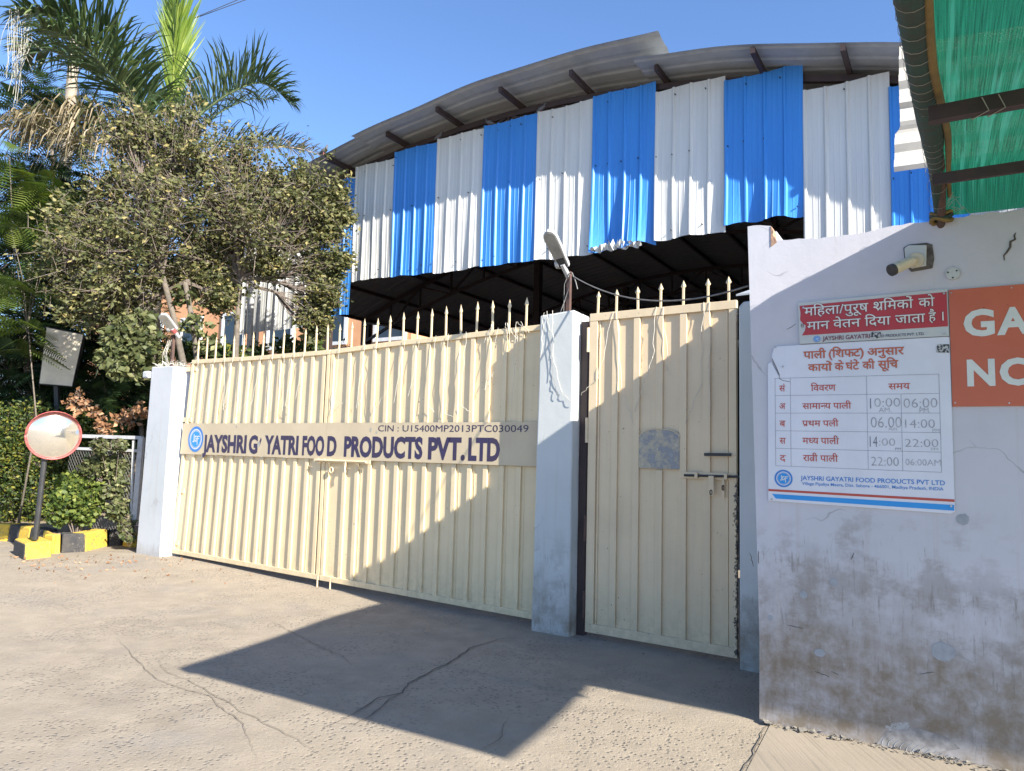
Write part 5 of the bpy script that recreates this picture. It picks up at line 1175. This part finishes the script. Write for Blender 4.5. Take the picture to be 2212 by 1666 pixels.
cm = shrub('creeper', 'dark creeper hanging down the white yard wall behind the gate', 'climbing plant', S.w(-9.8, 1.5, 0), [(S.w(u, 1.45, z), (.22, .05, .55)) for u, z in ((-10.9, 3.3), (-10.3, 3.2), (-9.9, 3.4), (-9.4, 3.2), (-9.0, 3.1))], M['darkleaf'], 0.07, 1500, 0.4, twigs=40)
shrub('bush', 'low dark green plants behind the left part of the double gate', 'bush', at(500, 1000, 13)*Z0, [bl(*a) for a in [(450, 765, 30, 13.0, 0), (500, 770, 30, 13.2, 0), (560, 765, 26, 13.4, 0), (620, 750, 26, 13.6, 0), (670, 750, 26, 13.6, 0), (400, 760, 26, 13, 0)]], M['hedge'], 0.12, 1500, 0.5, twigs=14, tonebias=-0.2)

# palms
def frond(parent, path, L, m, rng=0, n=70, wd=0.028, up=0.35, droopy=0.9, base=None, start=0.08, spread=1.0):
    P = [np.array(q, float)-base for q in path]; K_ = len(P)
    def C(t):
        x = t*(K_-1); i = min(int(x), K_-2); f = x-i
        p0, p1, p2, p3 = P[max(i-1, 0)], P[i], P[i+1], P[min(i+2, K_-1)]
        return 0.5*((2*p1)+(-p0+p2)*f+(2*p0-5*p1+4*p2-p3)*f*f+(-p0+3*p1-3*p2+p3)*f**3)
    t = bpy.data.objects.new('frond', None)
    b = MB(); b.tube([C(x) for x in np.linspace(0, 1, 16)], [0.035*(1-.85*x) for x in np.linspace(0, 1, 16)], 6)
    V_, F_, tn = list(b.v), list(b.f), [0.8]*len(b.f)
    for k in range(n):
        t_ = start+(1-start)*k/n
        for sg in (1, -1):
            c = C(t_); T = C(min(1, t_+.01))-C(max(0, t_-.01)); T /= np.linalg.norm(T)
            s = np.cross(T, [0, 0, 1.0]); s /= np.linalg.norm(s)+1e-6; u = np.cross(s, T)
            l = L*(0.55+0.45*math.sin(math.pi*min(1, t_*1.05)))*RNG.uniform(.8, 1.15)*(1-0.45*max(0, t_-.7)/.3)
            d = s*sg*RNG.uniform(.65, 1.0)*spread+T*RNG.uniform(.45, .8)+u*(up+RNG.normal(0, .35)*spread); d /= np.linalg.norm(d)
            q = c.copy(); pts = [q.copy()]; seg = 4
            for j in range(seg):
                d = d+np.array([0, 0, -1.0])*droopy*RNG.uniform(.5, 1.3)*(j+.4)/seg*0.75; d /= np.linalg.norm(d); q = q+d*l/seg; pts.append(q.copy())
            ws = [wd*.5, wd*.9, wd*.8, wd*.5, 0.002]; bb = len(V_); sd = np.cross(d, RNG.normal(0, .3, 3)+u); sd /= np.linalg.norm(sd)+1e-6
            for p_i, w_i in zip(pts, ws): V_ += [tuple(p_i-sd*w_i/2), tuple(p_i+sd*w_i/2)]
            to = float(np.clip(RNG.normal(.45, .22), 0, 1))
            for j in range(seg): F_.append((bb+2*j, bb+2*j+1, bb+2*j+3, bb+2*j+2)); tn.append(to)
    me = bpy.data.meshes.new('frond'); me.from_pydata(V_, [], F_); me.update(); me.materials.append(m)
    a = me.attributes.new('tone', 'FLOAT', 'FACE'); a.data.foreach_set('value', tn)
    o = bpy.data.objects.new('frond', me); COL.objects.link(o); o.parent = parent; return o
DP = 15.5
pbase = at(325, 1050, DP)*Z0+[0, 0, .2]
palm = thing('palm_tree', 'tall palm rising behind the dusty tree with one upright young frond', 'palm tree', loc=tuple(pbase))
tp = at(362, 300, DP)
MB().tube([np.zeros(3), at(322, 690, DP)-pbase, at(340, 520, DP)-pbase, at(358, 360, DP)-pbase, tp-pbase], [0.26, 0.19, 0.16, 0.13, 0.09], 12).build('trunk', M['palmbark'], palm, smooth=True)
MB().tube([at(321, 640, DP)-pbase, at(322, 618, DP)-pbase], 0.225, 12).build('trunk_band', M['wire'], palm)
def fr(pts, L, m, **k): frond(palm, [at(x, y, DP+d) for x, y, d in pts], L, m, base=pbase, **k)
fr([(366, 290, 0), (378, 180, 0), (385, 60, -.1), (380, -80, -.2), (360, -220, -.4)], 1.25, M['palmfresh'], up=0.0, droopy=0.10, wd=0.040, n=120, spread=0.22)
fr([(368, 290, 0), (374, 200, -.2), (376, 100, -.3), (372, -20, -.4)], 0.9, M['palmfresh'], up=0.0, droopy=0.1, wd=0.036, n=80, spread=0.25)
fr([(355, 300, 0), (290, 190, -.2), (215, 100, -.4), (130, 40, -.6), (45, 30, -.8)], 1.35, M['palm'], up=0.6, droopy=0.8, wd=0.05, n=140)
fr([(352, 300, .1), (270, 215, .4), (190, 150, .8), (110, 110, 1.1), (60, 120, 1.3)], 1.3, M['palm'], up=0.55, droopy=0.85, wd=0.05, n=130)
fr([(350, 310, .1), (300, 235, -.6), (240, 160, -1.2), (170, 90, -1.6), (90, 60, -1.9)], 1.2, M['palm'], up=0.5, droopy=0.7, wd=0.045, n=120)
fr([(375, 310, 0), (430, 250, -.1), (500, 200, -.3), (570, 180, -.4), (630, 225, -.5)], 1.15, M['palm'], up=0.75, droopy=0.7, wd=0.042, n=130)
fr([(375, 320, 0), (430, 280, .6), (480, 240, .9), (540, 215, 1.2), (590, 215, 1.4)], 0.8, M['palm'], up=0.5, droopy=0.7, wd=0.034, n=70)
fr([(350, 330, 0), (280, 290, -.3), (190, 260, -.6), (90, 255, -.9), (-30, 290, -1.1)], 1.45, M['palmdry'], up=0.45, droopy=2.0, wd=0.038, n=120)
fr([(345, 340, 0), (260, 310, -.8), (150, 300, -1.2), (40, 250, -1.3)], 1.1, M['palmdry'], up=0.4, droopy=1.8, wd=0.034, n=80)
fr([(375, 340, 0), (450, 330, .2), (550, 320, .3), (640, 320, .3), (715, 345, .3)], 0.75, M['palmdry'], up=0.55, droopy=0.75, wd=0.03, n=80)
fr([(375, 335, 0), (460, 310, .8), (560, 305, 1.0), (650, 325, 1.1)], 0.8, M['palm'], up=0.5, droopy=0.7, wd=0.032, n=70)
fr([(350, 430, 0), (330, 500, -.2), (290, 560, -.3), (250, 640, -.3)], 0.5, M['palmfresh'], up=0.1, droopy=0.5, wd=0.03, n=45)
b = MB()                                     # dry fibre hanging from the left frond tip
tipf = at(45, 30, DP-.8)-pbase
for k in range(26):
    c = tipf+RNG.normal(0, .07, 3); b.tube([c, c+RNG.normal(0, .06, 3)+[0, 0, -.5], c+RNG.normal(0, .12, 3)+[0, 0, -RNG.uniform(.8, 1.7)]], 0.004, 3)
b.build('dry_fibre', M['thread'], palm, kind='stuff')
# pale pole or dead trunk left of the palm
DQ = 19.0
pq = at(130, 1080, DQ)*Z0+[0, 0, .2]
dt = thing('bare_palm_trunk', 'pale bare palm trunk standing left of the leafy palm', 'palm tree', loc=tuple(pq))
MB().tube([np.zeros(3), at(132, 600, DQ)-pq, at(138, 400, DQ)-pq, at(150, 250, DQ)-pq, at(162, 90, DQ)-pq], [0.2, 0.15, 0.13, 0.12, 0.11], 10).build('trunk', M['palmbark'], dt, smooth=True)

# mesh fence with angle-iron frame between kerb and pillar
mf = thing('mesh_fence', 'grey steel frame with chain-link mesh overgrown by creepers', 'fence', loc=tuple(at(297, 1130, 11.95)*Z0+[0, 0, .2]))
fo = np.array(mf.location); F3 = Frame(fo[0], fo[1], 12)
def FL(x, y): q = on(F3, x, y, 0); return F3.w(q[0], q[1], q[2])-fo
MB().bar(FL(306, 945), FL(291, 1135), 0.07, 0.07).build('frame_post', M['lampgrey'], mf)
MB().bar(FL(289, 952), FL(283, 1130), 0.03, 0.03).build('frame_post', M['lampgrey'], mf)
MB().bar(FL(170, 942), FL(308, 946), 0.05, 0.05).build('frame_rail', M['lampgrey'], mf)
MB().bar(FL(165, 969), FL(300, 974), 0.04, 0.04).build('frame_rail', M['lampgrey'], mf)
b = MB(); q0, q1, q2 = FL(150, 972), FL(300, 974), FL(286, 1135); ax = (q1-q0); az_ = np.array([0, 0, -1.15]); nw = 26
for i in range(-14, nw):
    for sg in (0, 1):
        a0_ = i/nw; a1_ = (i+14)/nw
        if sg: a0_, a1_ = a1_, a0_
        lo, hi = 0.0, 1.0
        A0, A1 = max(0, min(1, a0_)), max(0, min(1, a1_))
        if A0 == A1: continue
        t0 = (A0-a0_)/(a1_-a0_); t1 = (A1-a0_)/(a1_-a0_)
        b.tube([q0+ax*A0+az_*t0, q0+ax*A1+az_*t1], 0.0025, 3, cap=False)
b.build('wire_mesh', M['greywire'], mf, kind='stuff')
# tilted sign box among the trees
sb = thing('sign_box', 'blank beige sign box leaning among the trees behind the mirror', 'sign', loc=tuple(at(130, 1100, 14.6)*Z0+[0, 0, .2]))
so_ = np.array(sb.location); F4 = Frame(so_[0], so_[1], -22)
c4 = []
for x, y in ((100, 706), (181, 722), (156, 836), (84, 830)): q = on(F4, x, y, 0); c4.append((F4.w(*q)-so_))
n4 = F4.v*0.22
b = MB(); b.add([tuple(q) for q in c4]+[tuple(q+n4) for q in c4], [(0, 3, 2, 1), (4, 5, 6, 7), (0, 1, 5, 4), (1, 2, 6, 5), (2, 3, 7, 6), (3, 0, 4, 7)]); b.build('box', M['black'], sb)
cc4 = sum(c4)/4; ins = [cc4+(q-cc4)*0.97-F4.v*0.006 for q in c4]
b = MB(); b.add([tuple(q) for q in ins]+[tuple(q+F4.v*0.01) for q in ins], [(0, 3, 2, 1), (4, 5, 6, 7), (0, 1, 5, 4), (1, 2, 6, 5), (2, 3, 7, 6), (3, 0, 4, 7)])
b.build('sign_face', simple('beige_sign_face', (0.75, 0.67, 0.53), (0.62, 0.55, 0.44), 5, 0.6), sb)
MB().bar(c4[3]*0.5+c4[2]*0.5+F4.v*0.1, np.array([0.0, 0.1, -0.1]), 0.07, 0.07).build('post', M['black'], sb)

# ------------------------------------------------------------------ wires in the sky, pigeons on the roof
for (x0, y0, x1, y1, lab) in ((-60, 195, 820, -115, 'upper power line crossing the sky above the palm'), (-60, 215, 760, -110, 'lower power line crossing the sky above the palm'), (-60, 45, 200, 30, 'short wire entering the sky at the far left')):
    A_, B_ = at(x0, y0, 30), at(x1, y1, 26)
    b = MB(); b.tube([A_+(B_-A_)*f-np.array([0, 0, .25*4*f*(1-f)]) for f in np.linspace(0, 1, 12)], 0.013, 5); tag(b.build('power_line', M['blackwire']), lab, 'power line')
def pigeon(label, P, s=1.0, face=1):
    s = s*0.72
    t = thing('pigeon', label, 'pigeon', loc=tuple(P), rz=S.rz, group=None)
    MB().tube([(-0.17*s, 0, 0.05*s), (-0.12*s, 0, 0.07*s), (-0.05*s, 0, 0.10*s), (0.03*s, 0, 0.13*s), (0.07*s, 0, 0.17*s), (0.085*s, 0, 0.215*s), (0.10*s, 0, 0.235*s), (0.125*s, 0, 0.228*s)], [0.012*s, 0.03*s, 0.058*s, 0.055*s, 0.036*s, 0.024*s, 0.024*s, 0.004*s], 10).build('body', M['pigeon'], t, smooth=True)
    for sy in (-0.015, 0.015): MB().tube([(0.0, sy, 0.07*s), (0.0, sy, 0.0)], 0.005, 4).build('leg', M['rimred'], t)
    t.scale = (face, 1, 1); return t
q = on(S, 700, 335, -0.62); pigeon('grey pigeon perched at the left lower end of the shed roof', S.w(*q))
q = on(S, 942, 300, -0.06); pigeon('pigeon sitting in the gap above the white sheet, left of the others', S.w(q[0], 0.02, q[2]), 0.9)
q = on(S, 1050, 270, -0.06); pigeon('pigeon sitting above the joint of the third white sheet', S.w(q[0], 0.02, q[2]), 0.9, -1)
q = on(S, 1165, 240, -0.06); pigeon('pigeon sitting highest, beside the roof truss joint', S.w(q[0], 0.02, q[2]), 0.9)

fl_ = thing('fallen_leaves', 'scattered dry leaves on the concrete near the kerb and left pillar', 'fallen leaves', loc=(-5.5, 9.5, 0.07))
pts_ = []
for i in range(150):
    P = gnd(min(700, 20+abs(random.gauss(0, 260))), 1215+abs(random.gauss(0, 22))); pts_.append((P[0]+5.5, P[1]-9.5, ground_h(P[0], P[1])-0.07+0.012))
lv = leaves('leaf_litter', np.array(pts_), 0.045, M['dry'], fl_, 0.5); lv['kind'] = 'stuff'
# ------------------------------------------------------------------ groups of like things
for nm, g in (('pigeon', 'pigeons perched along the shed roof'), ('gate_leaf', 'leaves of the cream double gate'), ('gate_pillar', 'plastered pillars of the gateway'), ('street_lamp', 'LED lamps on the gate pillars'),
              ('string_lights', 'wires of fairy lights on the gates'), ('power_line', 'power lines crossing the sky'), ('feathery_tree', 'feathery-leaved trees behind the kerb'), ('creeper', 'creepers on fence and wall'),
              ('bush', 'low bushes round the gateway'), ('broad_leaf_bush', 'broad-leaved bushes by the left pillar')):
    for o in bpy.data.objects:
        if o.parent is None and o.name.split('.')[0] == nm: o['group'] = g
